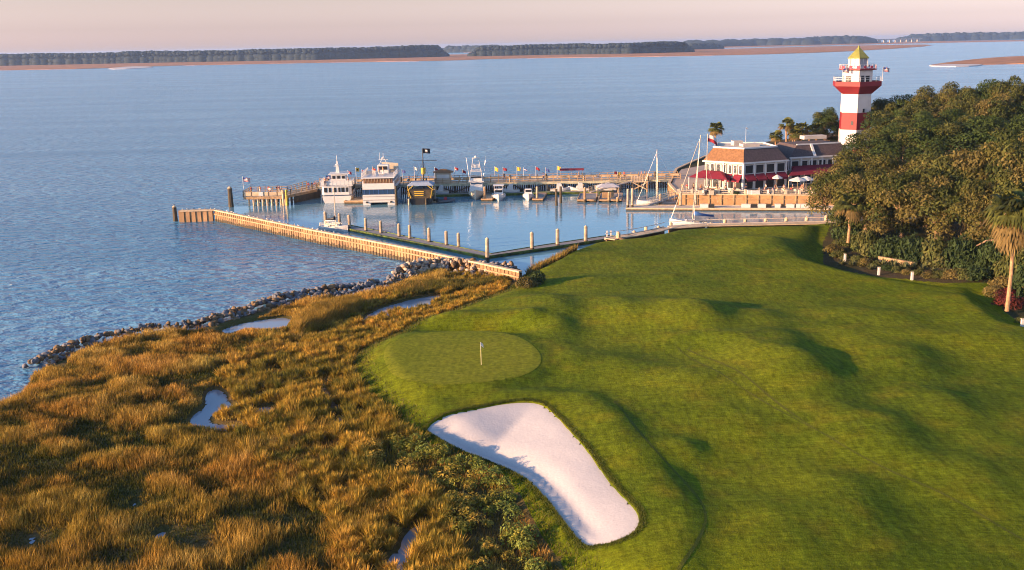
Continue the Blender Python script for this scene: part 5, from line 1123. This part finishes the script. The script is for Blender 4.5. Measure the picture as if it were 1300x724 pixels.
MB().loft([hexr(2.15, 24.45), hexr(2.15, 26.4)]).build('lantern_glass', mat('lantern_glass', (.30, .33, .38), .1, .05, 1, spec=.9), lh)
for i in range(6):
    c = hexr(2.3, 24.4)[i]; MB().box(c+Vector((0, 0, 1.0)), (.28, .28, 2.0)).build('lantern_post', WHITE, lh)
    c2_ = (hexr(2.24, 24.4)[i]+hexr(2.24, 24.4)[(i+1) % 6])/2; MB().box(c2_+Vector((0, 0, 1.0)), (.14, .14, 2.0)).build('lantern_post', WHITE, lh)
MB().loft([hexr(2.7, 26.4), hexr(2.7, 26.6), hexr(.12, 29.2)]).build('roof', ROOFY, lh); MB().ell((0, 0, 29.3-LHB), (.18, .18, .3), 8, 4).build('finial', ROOFY, lh)
f2_ = flagpole((lx+5.3, 253.4, 21.0), 3.3, 'us', 1.7, 1.0, 'striped national flag on the right side of the lighthouse gallery', WHITE, .05, .1)
f3_ = flagpole((lx-4.6, 252.8, 21.0), 3.2, 'us', 1.6, .9, 'striped national flag on the left side of the lighthouse gallery', WHITE, .05, .1)

# ------------------------------------------------------------------ trees
def oak_mesh(seed, n_=15000, size=.034, cols=((.072, .080, .018), (.100, .094, .022), (.050, .064, .014), (.125, .104, .030)), low=-.5, kb=46):
    g = np.random.default_rng(seed); c = g.normal(0, 1, (kb, 3)); c /= np.linalg.norm(c, axis=1)[:, None]; c[:, 2] = np.where(c[:, 2] < low, -c[:, 2]*.8, c[:, 2])
    c *= (.56+.28*g.random((kb, 1))); r = .20+.15*g.random(kb); R = np.stack([r*1.1, r*1.1, r*.8], 1)
    cl = np.array(cols)[g.integers(0, len(cols), kb)]
    V, F, C = leaves(c, R, n_, size, cl, .35, seed, .75, .5)
    return mesh_np('crown', V, F, LEAF, None, C, link=False)
OAK = [oak_mesh(s) for s in (31, 32, 33, 34)]
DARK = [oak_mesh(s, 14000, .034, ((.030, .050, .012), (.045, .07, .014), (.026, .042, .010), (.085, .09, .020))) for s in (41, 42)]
def trunk_mesh(seed, h=1.0):
    g = random.Random(seed); b = MB(); b.path([(0, 0, -.05), (.02, .01, .2), (.0, .03, .42)], [.075, .055, .045], 9)
    for i in range(8):
        a = 2*PI*i/8+g.uniform(-.3, .3); rr_ = g.uniform(.35, .7); z1 = g.uniform(.55, .95)
        b.path([(0, .02, .34+.02*i*.5), (math.cos(a)*rr_*.4, math.sin(a)*rr_*.4, .34+(z1-.34)*.55), (math.cos(a)*rr_, math.sin(a)*rr_, z1)], [.034, .022, .008], 7)
    return b.mesh('trunk', BARK)
TRK = [trunk_mesh(s) for s in (1, 2, 3)]
def tree(px, D, top, wpx, label, kind=OAK, vi=None, base=2.3, frac=.86, rz=None, group='trees right of the lawn'):
    x = U(px, top, d=D).x; zt = U(px, top, d=D).z; Rr = wpx*.5*D/1300*1.12; hgt = zt-base; ch = hgt*frac/2
    o = empty('live_oak' if kind is OAK else 'broadleaf_tree', (x, D, base-.1), random.uniform(0, 6) if rz is None else rz, label, 'tree', group)
    v = kind[random.randrange(len(kind)) if vi is None else vi]
    c = bpy.data.objects.new('crown', v); COL.objects.link(c); c.parent = o; lowf = 1.22 if frac > .9 else 1.0; c.location = (0, 0, hgt-ch*.98*lowf); c.scale = (Rr, Rr, ch*1.08*lowf)
    t = bpy.data.objects.new('trunk', TRK[random.randrange(3)]); COL.objects.link(t); t.parent = o; t.scale = (Rr*.9, Rr*.9, hgt*.82)
    return o
front = [(1075, 160, 205, 80), (1104, 150, 215, 84), (1150, 146, 212, 96), (1196, 143, 216, 100), (1182, 160, 190, 104), (1232, 148, 180, 112), (1278, 144, 172, 120), (1318, 132, 196, 110), (1250, 136, 226, 90), (1136, 164, 196, 96), (1085, 172, 192, 70), (1330, 150, 172, 100)]
for i, (px, D, t, w_) in enumerate(front): tree(px, D, t, w_, frac=.97, label=f'{ordn(i)} brownish live oak of the near row right of the restaurant' if False else ['brown green live oak nearest the restaurant, leftmost of the near row', 'low live oak behind the leftmost palm of the lawn edge', 'live oak above the middle of the shrub bed', 'low live oak over the dark gap behind the shrub bed', 'live oak rising behind the middle of the near row', 'tall live oak with rounded top in the right half of the near row', 'tallest near live oak close to the right photo edge', 'live oak cut by the right photo edge behind the palm', 'small live oak left of the dark green bush on the right', 'live oak just right of and below the lighthouse foot', 'live oak between the restaurant end and the lighthouse foot', 'live oak far right beyond the frame edge, behind the tallest'][i])
mid_ = [(1112, 205, 165, 70), (1150, 200, 160, 84), (1196, 196, 150, 96), (1244, 192, 146, 100), (1292, 188, 150, 96), (1340, 186, 150, 90), (1170, 214, 142, 80), (1222, 216, 138, 84)]
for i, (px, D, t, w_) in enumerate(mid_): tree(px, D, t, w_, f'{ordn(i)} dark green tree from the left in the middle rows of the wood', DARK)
far2 = [(1049, 262, 136, 34), (1054, 270, 150, 44), (1122, 262, 124, 56), (1152, 256, 118, 60), (1184, 250, 112, 66), (1216, 246, 107, 62), (1248, 242, 101, 60), (1284, 238, 99, 62), (1320, 236, 104, 70), (1136, 240, 136, 70), (1175, 236, 128, 70), (1268, 226, 120, 80), (1310, 222, 124, 80), (1232, 232, 118, 70), (1100, 268, 140, 50)]
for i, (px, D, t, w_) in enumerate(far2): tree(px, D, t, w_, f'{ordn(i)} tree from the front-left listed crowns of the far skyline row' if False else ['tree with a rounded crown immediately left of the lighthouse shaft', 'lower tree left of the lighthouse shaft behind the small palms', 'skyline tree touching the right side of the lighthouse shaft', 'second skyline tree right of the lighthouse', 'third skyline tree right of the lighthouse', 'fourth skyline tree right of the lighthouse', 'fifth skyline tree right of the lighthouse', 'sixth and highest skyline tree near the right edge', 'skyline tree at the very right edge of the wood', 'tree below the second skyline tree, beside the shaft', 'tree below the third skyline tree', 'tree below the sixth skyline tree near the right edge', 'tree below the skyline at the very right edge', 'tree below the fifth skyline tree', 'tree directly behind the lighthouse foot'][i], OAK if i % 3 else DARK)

def palm(px, D, top, base_y, label, fr=26, fl=1.5, droop=False):
    z0 = PLZ if D > 190 else hz(U(px, 300, 2.2).x, D) if False else 2.25
    x = U(px, top, d=D).x; zt = U(px, top, d=D).z; o = empty('palm_tree', (x, D, z0), 0, label, 'palm', 'palms'); h = zt-z0-fl*.55
    MB().path([(0, 0, -.2), (.08, 0, h*.4), (-.05, .05, h*.8), (0, 0, h)], [.24, .19, .19, .17], 9).build('trunk', mat('palm_bark', (.32, .19, .10), .9, .3, 3, .5, 14), o)
    g = random.Random(int(px)); V = []; F = []; C = []
    for i in range(fr):
        a = g.uniform(0, 2*PI); el = g.uniform(-1.35 if droop else -.75, 1.25); L_ = fl*g.uniform(.8, 1.1); d_ = Vector((math.cos(a)*math.cos(el), math.sin(a)*math.cos(el), math.sin(el))); hub = Vector((0, 0, h))+d_*L_*.45
        sd2 = d_.cross(Vector((0, 0, 1))).normalized(); up = sd2.cross(d_)
        col_ = Vector((.10, .11, .025)) if el > -.2 else Vector((.17, .12, .045))
        b = len(V); w2 = .03; V += [Vector((0, 0, h))-sd2*w2, Vector((0, 0, h))+sd2*w2, hub+sd2*w2, hub-sd2*w2]; F.append([b, b+1, b+2, b+3]); C += [col_]*4
        for k in range(13):
            t = (k-6)/6*1.35; q = (d_*math.cos(t)+sd2*math.sin(t)); tip = hub+q*L_*.62*(1-.15*abs(t))+Vector((0, 0, -.32*L_*g.uniform(.5, 1.1))); m_ = hub+q*L_*.36+up*.05; sw = q.cross(up).normalized()*L_*.055
            b = len(V); V += [hub, m_-sw, tip, m_+sw]; F.append([b, b+1, b+2, b+3]); cv = col_*g.uniform(.7, 1.35); C += [cv]*4
    mesh_np('fronds', [tuple(v) for v in V], F, LEAF, o, np.array([tuple(c) for c in C])); return o
palm(909, 226, 157, 200, 'single palm rising behind the left roof of the restaurant', 44, 2.0)
for i, (x, t) in enumerate([(999, 161), (1007, 168), (1018, 166), (1028, 171), (1037, 168), (985, 176), (1010, 174)]): palm(x, [262, 268, 258, 264, 260, 270, 255][i], t-9, 190, ['tallest of the palms behind the right end of the restaurant', 'palm just right of the tallest behind the restaurant', 'middle palm of the group behind the restaurant', 'second rightmost palm of the group behind the restaurant', 'rightmost palm of the group behind the restaurant', 'short leftmost palm of the group behind the restaurant', 'small low palm in front of the group behind the restaurant'][i], 34, 2.3)
palm(1080, 148, 250, 318, 'palm with an orange trunk at the left corner of the shrub bed', 44, 2.6)
palm(1292, 108, 250, 392, 'tall palm with an orange trunk at the right photo edge', 110, 3.3, droop=True)
palm(1312, 118, 236, 392, 'second palm half cut off at the right photo edge', 80, 3.2, droop=True)
# bare curved limb of the right oak
lm = MB(); q = [U(1240, 312, d=128), U(1252, 306, d=127), U(1264, 305, d=126.5), U(1278, 309, d=126), U(1290, 316, d=125)]; lm.path(q, [.08, .12, .15, .18, .24], 8); lm.path([U(1290, 316, d=125), U(1284, 290, d=125.5), U(1272, 262, d=126)], [.2, .17, .1], 8); lm.path([U(1290, 316, d=125), U(1294, 340, d=125), U(1296, 372, d=124.5)], [.26, .3, .34], 8)
tag(lm.build('bare_tree', BARK), 'leafless orange lit trunk with a curved limb beside the right palm', 'tree')

# ------------------------------------------------------------------ shrub bed
def bush_mesh(seed, cols, n_=1900, size=.075, kb=14):
    g = np.random.default_rng(seed); c = g.normal(0, 1, (kb, 3)); c /= np.linalg.norm(c, axis=1)[:, None]; c[:, 2] = np.abs(c[:, 2])*.75; c *= .55; r = .36+.12*g.random(kb)
    V, F, C = leaves(c, np.stack([r, r, r*.8], 1), n_, size, np.array(cols)[g.integers(0, len(cols), kb)], .35, seed, .7, .5); return mesh_np('shrub', V, F, LEAF, None, C, link=False)
GB = [bush_mesh(51, ((.07, .08, .02), (.10, .10, .03))), bush_mesh(52, ((.13, .11, .03), (.17, .13, .04))), bush_mesh(53, ((.03, .05, .015), (.045, .07, .02))), bush_mesh(54, ((.12, .025, .02), (.08, .02, .015)))]
def spiky(seed):
    g = random.Random(seed); V = []; F = []; C = []
    for i in range(46):
        a = g.uniform(0, 2*PI); el = g.uniform(.15, 1.4); d_ = Vector((math.cos(a)*math.cos(el), math.sin(a)*math.cos(el), math.sin(el))); s_ = Vector((-math.sin(a), math.cos(a), 0))*.07; L_ = g.uniform(.8, 1.1); b = len(V)
        V += [Vector((0, 0, 0)), d_*L_*.5+s_, d_*L_+Vector((0, 0, -.12)), d_*L_*.5-s_]; F.append([b, b+1, b+2, b+3]); c = Vector((.13, .14, .06))*g.uniform(.6, 1.3); C += [c]*4
    return mesh_np('spiky_plant', [tuple(v) for v in V], F, LEAF, None, np.array([tuple(c) for c in C]), link=False)
SPK = [spiky(1), spiky(2)]
def shrub(px, py, wpx, kind, label, name='shrub', cat='shrub', group=None, hs=1.0, z=2.1):
    p = U(px, py, z); s = wpx*.5*p.y/1300; me = kind; o = bpy.data.objects.new(name, me); COL.objects.link(o); zz = hz(p.x, p.y); o.location = (p.x, p.y, zz-.05); o.scale = (s, s, s*hs); o.rotation_euler = (0, 0, random.uniform(0, 6)); return tag(o, label, cat, group)
bed = [(1058, 312, 22, 1, 1.3), (1066, 318, 20, 0, 1.1), (1090, 325, 22, 0, 1.2), (1100, 328, 20, 1, 1.0), (1112, 330, 16, 0, 1.2), (1128, 335, 16, 2, 1.0), (1140, 338, 16, 0, 1.1), (1152, 342, 14, 1, 1.1), (1165, 344, 16, 0, 1.2), (1178, 348, 15, 1, 1.4), (1192, 349, 18, 0, 1.3), (1208, 350, 22, 1, 1.3), (1224, 351, 26, 0, 1.4), (1242, 352, 34, 2, 1.7), (1230, 340, 30, 2, 1.6), (1075, 305, 26, 0, 1.4), (1094, 312, 26, 2, 1.4), (1262, 372, 26, 1, 1.6), (1284, 386, 34, 3, 1.4), (1276, 374, 26, 3, 1.3), (1300, 404, 18, 0, 1.2), (1272, 360, 26, 1, 1.5)]
kn = ['olive', 'golden', 'dark green', 'dark red']; cnt = {}
for i, (x, y, w_, k, hs) in enumerate(bed):
    cnt[k] = cnt.get(k, 0)+1
    shrub(x, y, w_*1.45, GB[k], f'{ordn(i)} shrub in the bed below the oaks, {kn[k]} leaves' if k != 3 else ['large dark red shrub left of the tall palm', 'smaller dark red shrub behind the larger red one'][cnt[k]-1], group='shrubs in the bed')
sp = [(1122, 331, 20), (1136, 334, 22), (1150, 337, 20), (1083, 328, 14), (1106, 334, 14), (1120, 326, 16), (1133, 330, 14), (1146, 334, 15), (1160, 336, 16), (1172, 338, 14), (1186, 342, 13), (1200, 344, 14), (1070, 326, 13)]
for i, (x, y, w_) in enumerate(sp): shrub(x, y, w_*1.5, SPK[i % 2], f'{ordn(i)} spiky yucca among the shrubs of the bed', 'yucca', 'yucca', 'yuccas in the bed')
shrub(668, 367, 34, bush_mesh(61, ((.14, .11, .03), (.18, .13, .04), (.10, .09, .025)), 3600, .07), 'big round tawny bush at the top left of the lawn', hs=1.15, z=1.4)
shrub(683, 362, 28, GB[2], 'dark green bush on the right of the big round tawny bush', hs=1.7, z=1.5)
hg = shrub(935, 247, 11, GB[2], 'dark green clipped shrub against the restaurant corner', hs=1.1, z=PLZ); hg.location.z = PLZ
# garden wall, white bollards
for i, (x, y) in enumerate([(1073, 322), (1116, 341), (1158, 350), (1298, 410)]):
    p = U(x, y, 2.1); o = empty('bollard', (p.x, p.y, hz(p.x, p.y)), 0, ['white bollard at the left end of the shrub bed', 'white bollard at the middle left of the shrub bed', 'white bollard at the middle right of the shrub bed', 'pale bollard at the right photo edge by the palm'][i], 'bollard'); MB().box((0, 0, .5), (.26, .26, 1.0)).build('post', WHITE, o); MB().box((0, 0, 1.04), (.32, .32, .08)).build('cap', CREAM, o)
p = U(1118, 326, 2.2); q_ = U(1164, 334, 2.2)
gw2 = empty('garden_wall', (p.x, p.y+.6, 1.42), 0, 'low orange lit garden wall half hidden behind the bed shrubs', 'wall'); MB().beam((0, 0, .2), (q_.x-p.x, q_.y-p.y, .2), .3, .9).build('wall', WOOD, gw2); MB().beam((0, 0, .68), (q_.x-p.x, q_.y-p.y, .68), .4, .08).build('coping', WOOD, gw2)

# ------------------------------------------------------------------ flagstick
fx, fy = U2(611, 463, 2.25); fz = hz(fx, fy)+.03
fs = empty('flagstick', (fx, fy, fz), 0, 'yellow and white flagstick with a limp flag standing in the putting green', 'flagstick')
MB().tube((0, 0, 0), (0, 0, 1.5), .028, .024).build('pole', mat('pole_yellow', (.75, .62, .30), .5, .05, 2), fs); MB().tube((0, 0, 1.5), (0, 0, 2.2), .024, .02).build('pole_top', WHITE, fs)
MB().tube((0, 0, -.01), (0, 0, .006), .06, .06, 12).build('cup', BLACK, fs); ff = flagcloth('white', .26, .34, fs, 2.15, .3, .9)
# understory behind the bed
for i, (x, y, w_, hs) in enumerate([(1100, 316, 34, 1.2), (1130, 322, 36, 1.1), (1158, 327, 38, 1.2), (1188, 332, 40, 1.2), (1218, 336, 38, 1.3), (1262, 345, 40, 1.5), (1290, 356, 44, 1.5), (1076, 300, 30, 1.3), (1310, 374, 44, 1.4), (1240, 328, 40, 1.3), (1284, 336, 44, 1.4)]):
    shrub(x, y, w_*1.5, GB[2 if i % 3 else 0], f'{ordn(i)} big shady shrub under the near oaks', group='understory shrubs', hs=hs*1.5)
# mower and cart tracks worn across the fairway, and a painted ridge shade line
M_TRACK_SHADE = turf('worn_and_shaded_turf', (.10, .105, .014), (.07, .09, .011), (.13, .115, .02), .1)
def ribbon(pts, w_, name='track_and_shade'):
    P = smooth_poly([U2(x, y, 2.3) for x, y in pts], 3, False); P = np.array(P); seg = np.r_[0, np.cumsum(np.hypot(*(P[1:]-P[:-1]).T))]; t = np.arange(0, seg[-1], .5)
    x = np.interp(t, seg, P[:, 0]); y = np.interp(t, seg, P[:, 1]); dx = np.gradient(x); dy = np.gradient(y); l_ = np.hypot(dx, dy); nx, ny = -dy/l_, dx/l_
    wv = w_*(.7+.6*vnoise(t, t*0, 3, 5)); V = []; 
    for s_ in (-1, -.33, .33, 1): xx = x+nx*wv*s_/2; yy = y+ny*wv*s_/2; V.append(np.stack([xx, yy, base_h(xx, yy)[0]+.012], 1))
    n_ = len(t); F = [[a*n_+i, a*n_+i+1, (a+1)*n_+i+1, (a+1)*n_+i] for a in range(3) for i in range(n_-1)]
    return tag(mesh_np(name, np.concatenate(V), F, M_TRACK_SHADE, smooth=True), kind='structure')
ribbon([(872, 440), (930, 470), (1010, 528), (1100, 580), (1200, 622), (1310, 680)], .24)
ribbon([(860, 438), (900, 470), (960, 505), (1060, 555)], .18)
ribbon([(780, 505), (820, 560), (870, 605), (900, 650), (888, 690), (860, 730)], .25)  # dark line puts the shade behind the bunker ridge into colour

# ------------------------------------------------------------------ people
def skin_mesh(name, verts, edges, radii, m, sub=1):
    me = bpy.data.meshes.new(name); bm = bmesh.new(); ly = bm.verts.layers.skin.verify(); vs = [bm.verts.new(v) for v in verts]
    for a, b in edges: bm.edges.new((vs[a], vs[b]))
    for v, r in zip(vs, radii): v[ly].radius = (r, r) if not isinstance(r, tuple) else r
    vs[0][ly].use_root = True; bm.to_mesh(me); bm.free()
    o = bpy.data.objects.new('tmp', me); COL.objects.link(o); o.modifiers.new('s', 'SKIN').use_smooth_shade = True
    sb_ = o.modifiers.new('u', 'SUBSURF'); sb_.levels = sub; sb_.render_levels = sub
    dg_ = bpy.context.evaluated_depsgraph_get(); ev = o.evaluated_get(dg_); r_ = bpy.data.meshes.new_from_object(ev); r_.name = name; bpy.data.objects.remove(o); r_.materials.clear(); r_.materials.append(m); return r_
def pose_joints(kind):
    if kind == 'stand':
        J = dict(pel=(0, 0, .95), wai=(0, 0, 1.1), che=(0, -.01, 1.32), nk=(0, 0, 1.48), hd=(0, -.02, 1.57), top=(0, -.015, 1.70))
        for s, n_ in ((-1, 'l'), (1, 'r')): J.update({n_+'hip': (s*.09, 0, .90), n_+'kn': (s*.10, -.02, .50), n_+'an': (s*.11, .02, .08), n_+'toe': (s*.12, -.15, .03), n_+'sh': (s*.18, 0, 1.42), n_+'el': (s*.24, .03, 1.14), n_+'wr': (s*.24, -.06, .90), n_+'ha': (s*.23, -.09, .81)})
    elif kind == 'walk':
        J = dict(pel=(0, 0, .94), wai=(0, 0, 1.1), che=(0, -.02, 1.32), nk=(0, -.02, 1.47), hd=(0, -.05, 1.56), top=(0, -.05, 1.69))
        for s, n_ in ((-1, 'l'), (1, 'r')): J.update({n_+'hip': (s*.09, 0, .90), n_+'kn': (s*.10, -s*.16, .52), n_+'an': (s*.10, -s*.22+.06, .10), n_+'toe': (s*.11, -s*.22-.1, .04), n_+'sh': (s*.18, 0, 1.41), n_+'el': (s*.23, s*.10, 1.15), n_+'wr': (s*.22, s*.05-.1, .93), n_+'ha': (s*.21, s*.03-.15, .86)})
    else:
        J = dict(pel=(0, 0, .52), wai=(0, -.01, .68), che=(0, -.04, .90), nk=(0, -.05, 1.06), hd=(0, -.08, 1.15), top=(0, -.08, 1.28))
        for s, n_ in ((-1, 'l'), (1, 'r')): J.update({n_+'hip': (s*.10, -.03, .50), n_+'kn': (s*.12, -.44, .50), n_+'an': (s*.12, -.42, .08), n_+'toe': (s*.12, -.57, .03), n_+'sh': (s*.18, -.03, 1.0), n_+'el': (s*.23, -.12, .76), n_+'wr': (s*.15, -.36, .72), n_+'ha': (s*.12, -.44, .74)})
    return {k: Vector(v) for k, v in J.items()}
TR = [('pel', 'wai'), ('wai', 'che'), ('che', 'nk'), ('nk', 'hd'), ('hd', 'top')]+[e for n_ in 'lr' for e in (('pel', n_+'hip'), (n_+'hip', n_+'kn'), (n_+'kn', n_+'an'), (n_+'an', n_+'toe'), ('che', n_+'sh'), (n_+'sh', n_+'el'), (n_+'el', n_+'wr'), (n_+'wr', n_+'ha'))]
RD = dict(pel=.12, wai=.105, che=.12, nk=.05, hd=.085, top=.065, hip=.085, kn=.055, an=.038, toe=.03, sh=.055, el=.038, wr=.026, ha=.032)
rad_of = lambda k: RD[k] if k in RD else RD[k[1:]]
PM = {}
for kind in ('stand', 'walk', 'sit'):
    J = pose_joints(kind); ks = list(J); ix = {k: i for i, k in enumerate(ks)}
    V = [J[k] for k in ks]; E_ = [(ix[a], ix[b]) for a, b in TR]; Rr = [rad_of(k) for k in ks]
    for s, n_ in ((-1, 'l'), (1, 'r')):      # five short fingers from each palm
        d_ = (J[n_+'ha']-J[n_+'wr']).normalized(); sd_v = Vector((0, 1, 0)) if kind != 'sit' else Vector((1, 0, 0))
        for q in range(5):
            off = sd_v*(.018*(q-2)); tipv = J[n_+'ha']+d_*(.085-.008*abs(q-2))+off*1.5 if q else J[n_+'ha']+sd_v*-.06+d_*.02
            V.append(tipv); Rr.append(.009); E_.append((ix[n_+'ha'], len(V)-1))
    body = skin_mesh('body', V, E_, Rr, SKIN)
    def sub(keys, grow, name, ends=None):
        kk = [k for k in ks if k in keys]; jx = {k: i for i, k in enumerate(kk)}; vv = [J[k].copy() for k in kk]
        return skin_mesh(name, vv, [(jx[a], jx[b]) for a, b in TR if a in jx and b in jx], [rad_of(k)+grow for k in kk], CLOTH)
    shirt = sub(('wai', 'che', 'lsh', 'rsh', 'lel', 'rel'), .022, 'shirt'); trous = sub(('pel', 'lhip', 'rhip', 'lkn', 'rkn', 'lan', 'ran'), .02, 'trousers')
    hb_ = MB().ell(J['top']+Vector((0, .02, -.03)), (.095, .11, .09), 10, 6); hair = hb_.mesh('hair', CLOTH, True)
    fc = MB().ell(J['hd']+Vector((0, -.095, .01)), (.014, .02, .025), 6, 4); nose = fc.mesh('nose', SKIN)
    ey = MB(); [ey.ell(J['hd']+Vector((s*.032, -.083, .04)), (.011, .008, .008), 6, 4) for s in (-1, 1)]; eyes = ey.mesh('eyes', BLACK)
    mo = MB().box(J['hd']+Vector((0, -.085, -.035)), (.04, .012, .008)).mesh('mouth', AWN)
    PM[kind] = (body, shirt, trous, hair, nose, eyes, mo)
CM = {}
def colmesh(me, c):
    k = (me.name, c)
    if k not in CM:
        m2 = me.copy(); a = m2.color_attributes.new('Col', 'FLOAT_COLOR', 'POINT'); a.data.foreach_set('color', np.tile(np.array([*c, 1], np.float32), len(m2.vertices))); CM[k] = m2
    return CM[k]
CC = {'red': (.35, .03, .04), 'white': (.6, .58, .55), 'blue': (.05, .1, .3), 'black': (.02, .02, .025), 'pink': (.5, .2, .22), 'tan': (.35, .25, .15), 'green': (.05, .15, .06), 'navy': (.02, .03, .09), 'orange': (.5, .2, .05)}
def person(p, rz, kind, top, leg, hair, label, group=None):
    o = empty('person', p, rz, label, 'person', group); B = PM[kind]
    for me, nm, c in ((B[0], 'body', None), (B[1], 'shirt', CC[top]), (B[2], 'trousers', CC[leg]), (B[3], 'hair', hair)):
        q = bpy.data.objects.new(nm, me if c is None else colmesh(me, c)); COL.objects.link(q); q.parent = o
    for me, nm in zip(B[4:], ('nose', 'eyes', 'mouth')): q = bpy.data.objects.new(nm, me); COL.objects.link(q); q.parent = o
    return o
HR = [(.03, .02, .01), (.10, .06, .03), (.25, .17, .08), (.3, .28, .26)]
r2_ = random.Random(5)
for i, (px, t, l_, kd, w_) in enumerate([(318.5, 'red', 'tan', 'stand', 'leftmost'), (329, 'red', 'white', 'stand', 'second from left'), (340.5, 'red', 'navy', 'walk', 'third from left'), (344.5, 'white', 'blue', 'stand', 'fourth from left'), (350.5, 'black', 'tan', 'stand', 'fifth from left'), (353, 'pink', 'white', 'walk', 'sixth from left'), (357.5, 'white', 'black', 'stand', 'seventh from left')]):
    p = U(px, 249, HZ); person((U(px, 249, d=A0.y+2.6).x, A0.y+1.6+r2_.random()*2.5, HZ), r2_.uniform(0, 6), kd, t, l_, HR[i % 4], f'{w_} of the people on the pier head, in a {t} top', 'people on the pier head')
for i, (px, t, l_) in enumerate([(391.5, 'red', 'blue'), (395.5, 'navy', 'tan'), (398.5, 'pink', 'white')]):
    person((U(px, 240, d=217.5).x, 217.8+i*.4, HZ), r2_.uniform(0, 6), 'walk', t, l_, HR[i], f'person in a {t} top walking on the pier left of the tour boats', 'people walking on the pier')
for i, (px, t) in enumerate([(478, 'red'), (483, 'pink'), (487, 'orange'), (474, 'navy')]):
    person((U(px, 222, d=212).x, 209.5+i*.8, 5.72), PI+i, 'stand', t, 'white', HR[i], f'passenger in a {t} top on the big tour boat roof deck', 'passengers')
for i, (px, t) in enumerate([(415, 'red'), (443, 'white')]):
    person((U(px, 235, d=213).x, 211.2+i, 3.66), i, 'stand', t, 'navy', HR[i], f'passenger in a {t} top on the left tour boat upper deck', 'passengers')
for i, (px, t) in enumerate([(520, 'red'), (528, 'white'), (792, 'red'), (814, 'pink'), (818, 'white'), (690, 'blue'), (735, 'tan'), (640, 'black')]):
    person((U(px, 231, d=223.2).x, 222.3+.2*i, PZ), r2_.uniform(0, 6), 'walk', t, 'navy', HR[i % 4], f'{ordn(i)} of the people strolling along the long pier, {t} top', 'people strolling on the pier')
for i, (o, a) in enumerate(chairs):
    if i % 5 == 4: continue
    t = r2_.choice(list(CC)); person(o.location.copy(), a-PI/2, 'sit', t, r2_.choice(['navy', 'tan', 'white']), HR[i % 4], f'seated diner in {t} on the {o["label"].split(" at the ")[0]} of the {o["label"].split(" at the ")[1]}', 'diners on the terrace')
for i in range(16):
    px = [872, 880, 890, 899, 910, 921, 933, 947, 972, 984, 995, 1006, 1018, 1030, 1042, 866][i]; p = U(px, 243.5+r2_.random()*2, PLZ); t = r2_.choice(['red', 'white', 'black', 'orange', 'pink', 'navy', 'tan'])
    person((p.x, p.y, PLZ), r2_.uniform(0, 6), r2_.choice(['stand', 'walk']), t, r2_.choice(['navy', 'tan', 'black']), HR[i % 4], f'{ordn(i)} standing figure on the terrace in listing order, {t} top' if False else f'standing guest in a {t} top on the terrace {["near the gangway", "left of the canopy", "under the left red canopy", "in front of the canopy posts", "beside the second table", "by the corner awnings", "near the clipped shrub", "at the purple awnings", "before the fourth awning", "near the small parasol", "left of the big parasol", "behind the big parasol", "right of the big parasol", "under the right canopy", "by the oak branches", "at the gangway head"][i]}', 'guests standing on the terrace')

# ------------------------------------------------------------------ gulls
gm = MB().path([(0, -.22, .20), (0, -.1, .17), (0, .05, .16), (0, .18, .19), (0, .25, .27), (0, .31, .27), (0, .36, .25)], [.02, .07, .085, .06, .04, .035, .01], 8).mesh('gull', mat('gull_white', (.55, .54, .53), .8, .05, 4), True)
wm = MB().loft([[Vector((s*.06, .12, .22)), Vector((s*.095, .05, .17)), Vector((s*.05, -.32, .19)), Vector((s*.03, -.1, .25))] for s in (-1, 1)], cap=True).mesh('wing', mat('gull_grey', (.16, .17, .19), .8, .05, 4))
lgm = MB().tube((-.03, 0, 0), (-.03, 0, .12), .008, n=4).tube((.03, 0, 0), (.03, 0, .12), .008, n=4).mesh('leg', GOLD)
gr = random.Random(3); cs = [(WTOP[i], WTOP[i+1]) for i in range(0, 4)]
def gull(p, lb):
    o = empty('gull', p, gr.uniform(0, 6), lb, 'gull', 'gulls on the breakwater')
    for me, nm in ((gm, 'body'), (wm, 'wing'), (lgm, 'leg')): q = bpy.data.objects.new(nm, me); COL.objects.link(q); q.parent = o
for i in range(34):
    t = (i+gr.random()*.7)/34*2.6; k = int(t); p = cs[k][0].lerp(cs[k][1], t-k); gull((p.x+gr.uniform(-.15, .15), p.y+gr.uniform(-.1, .1), 2.2), 'small gull perched in the row along the top of the breakwater')
gull((*U2(223, 281, 0), U(222, 263, d=U(223, 281, 0).y).z+.28), 'lone gull on the dark pile off the breakwater tip')
for i in range(6): p = e0+(e1-e0)*((i+.4)/6); gull((p.x, p.y, 2.26), 'small gull perched in the row along the top of the breakwater')
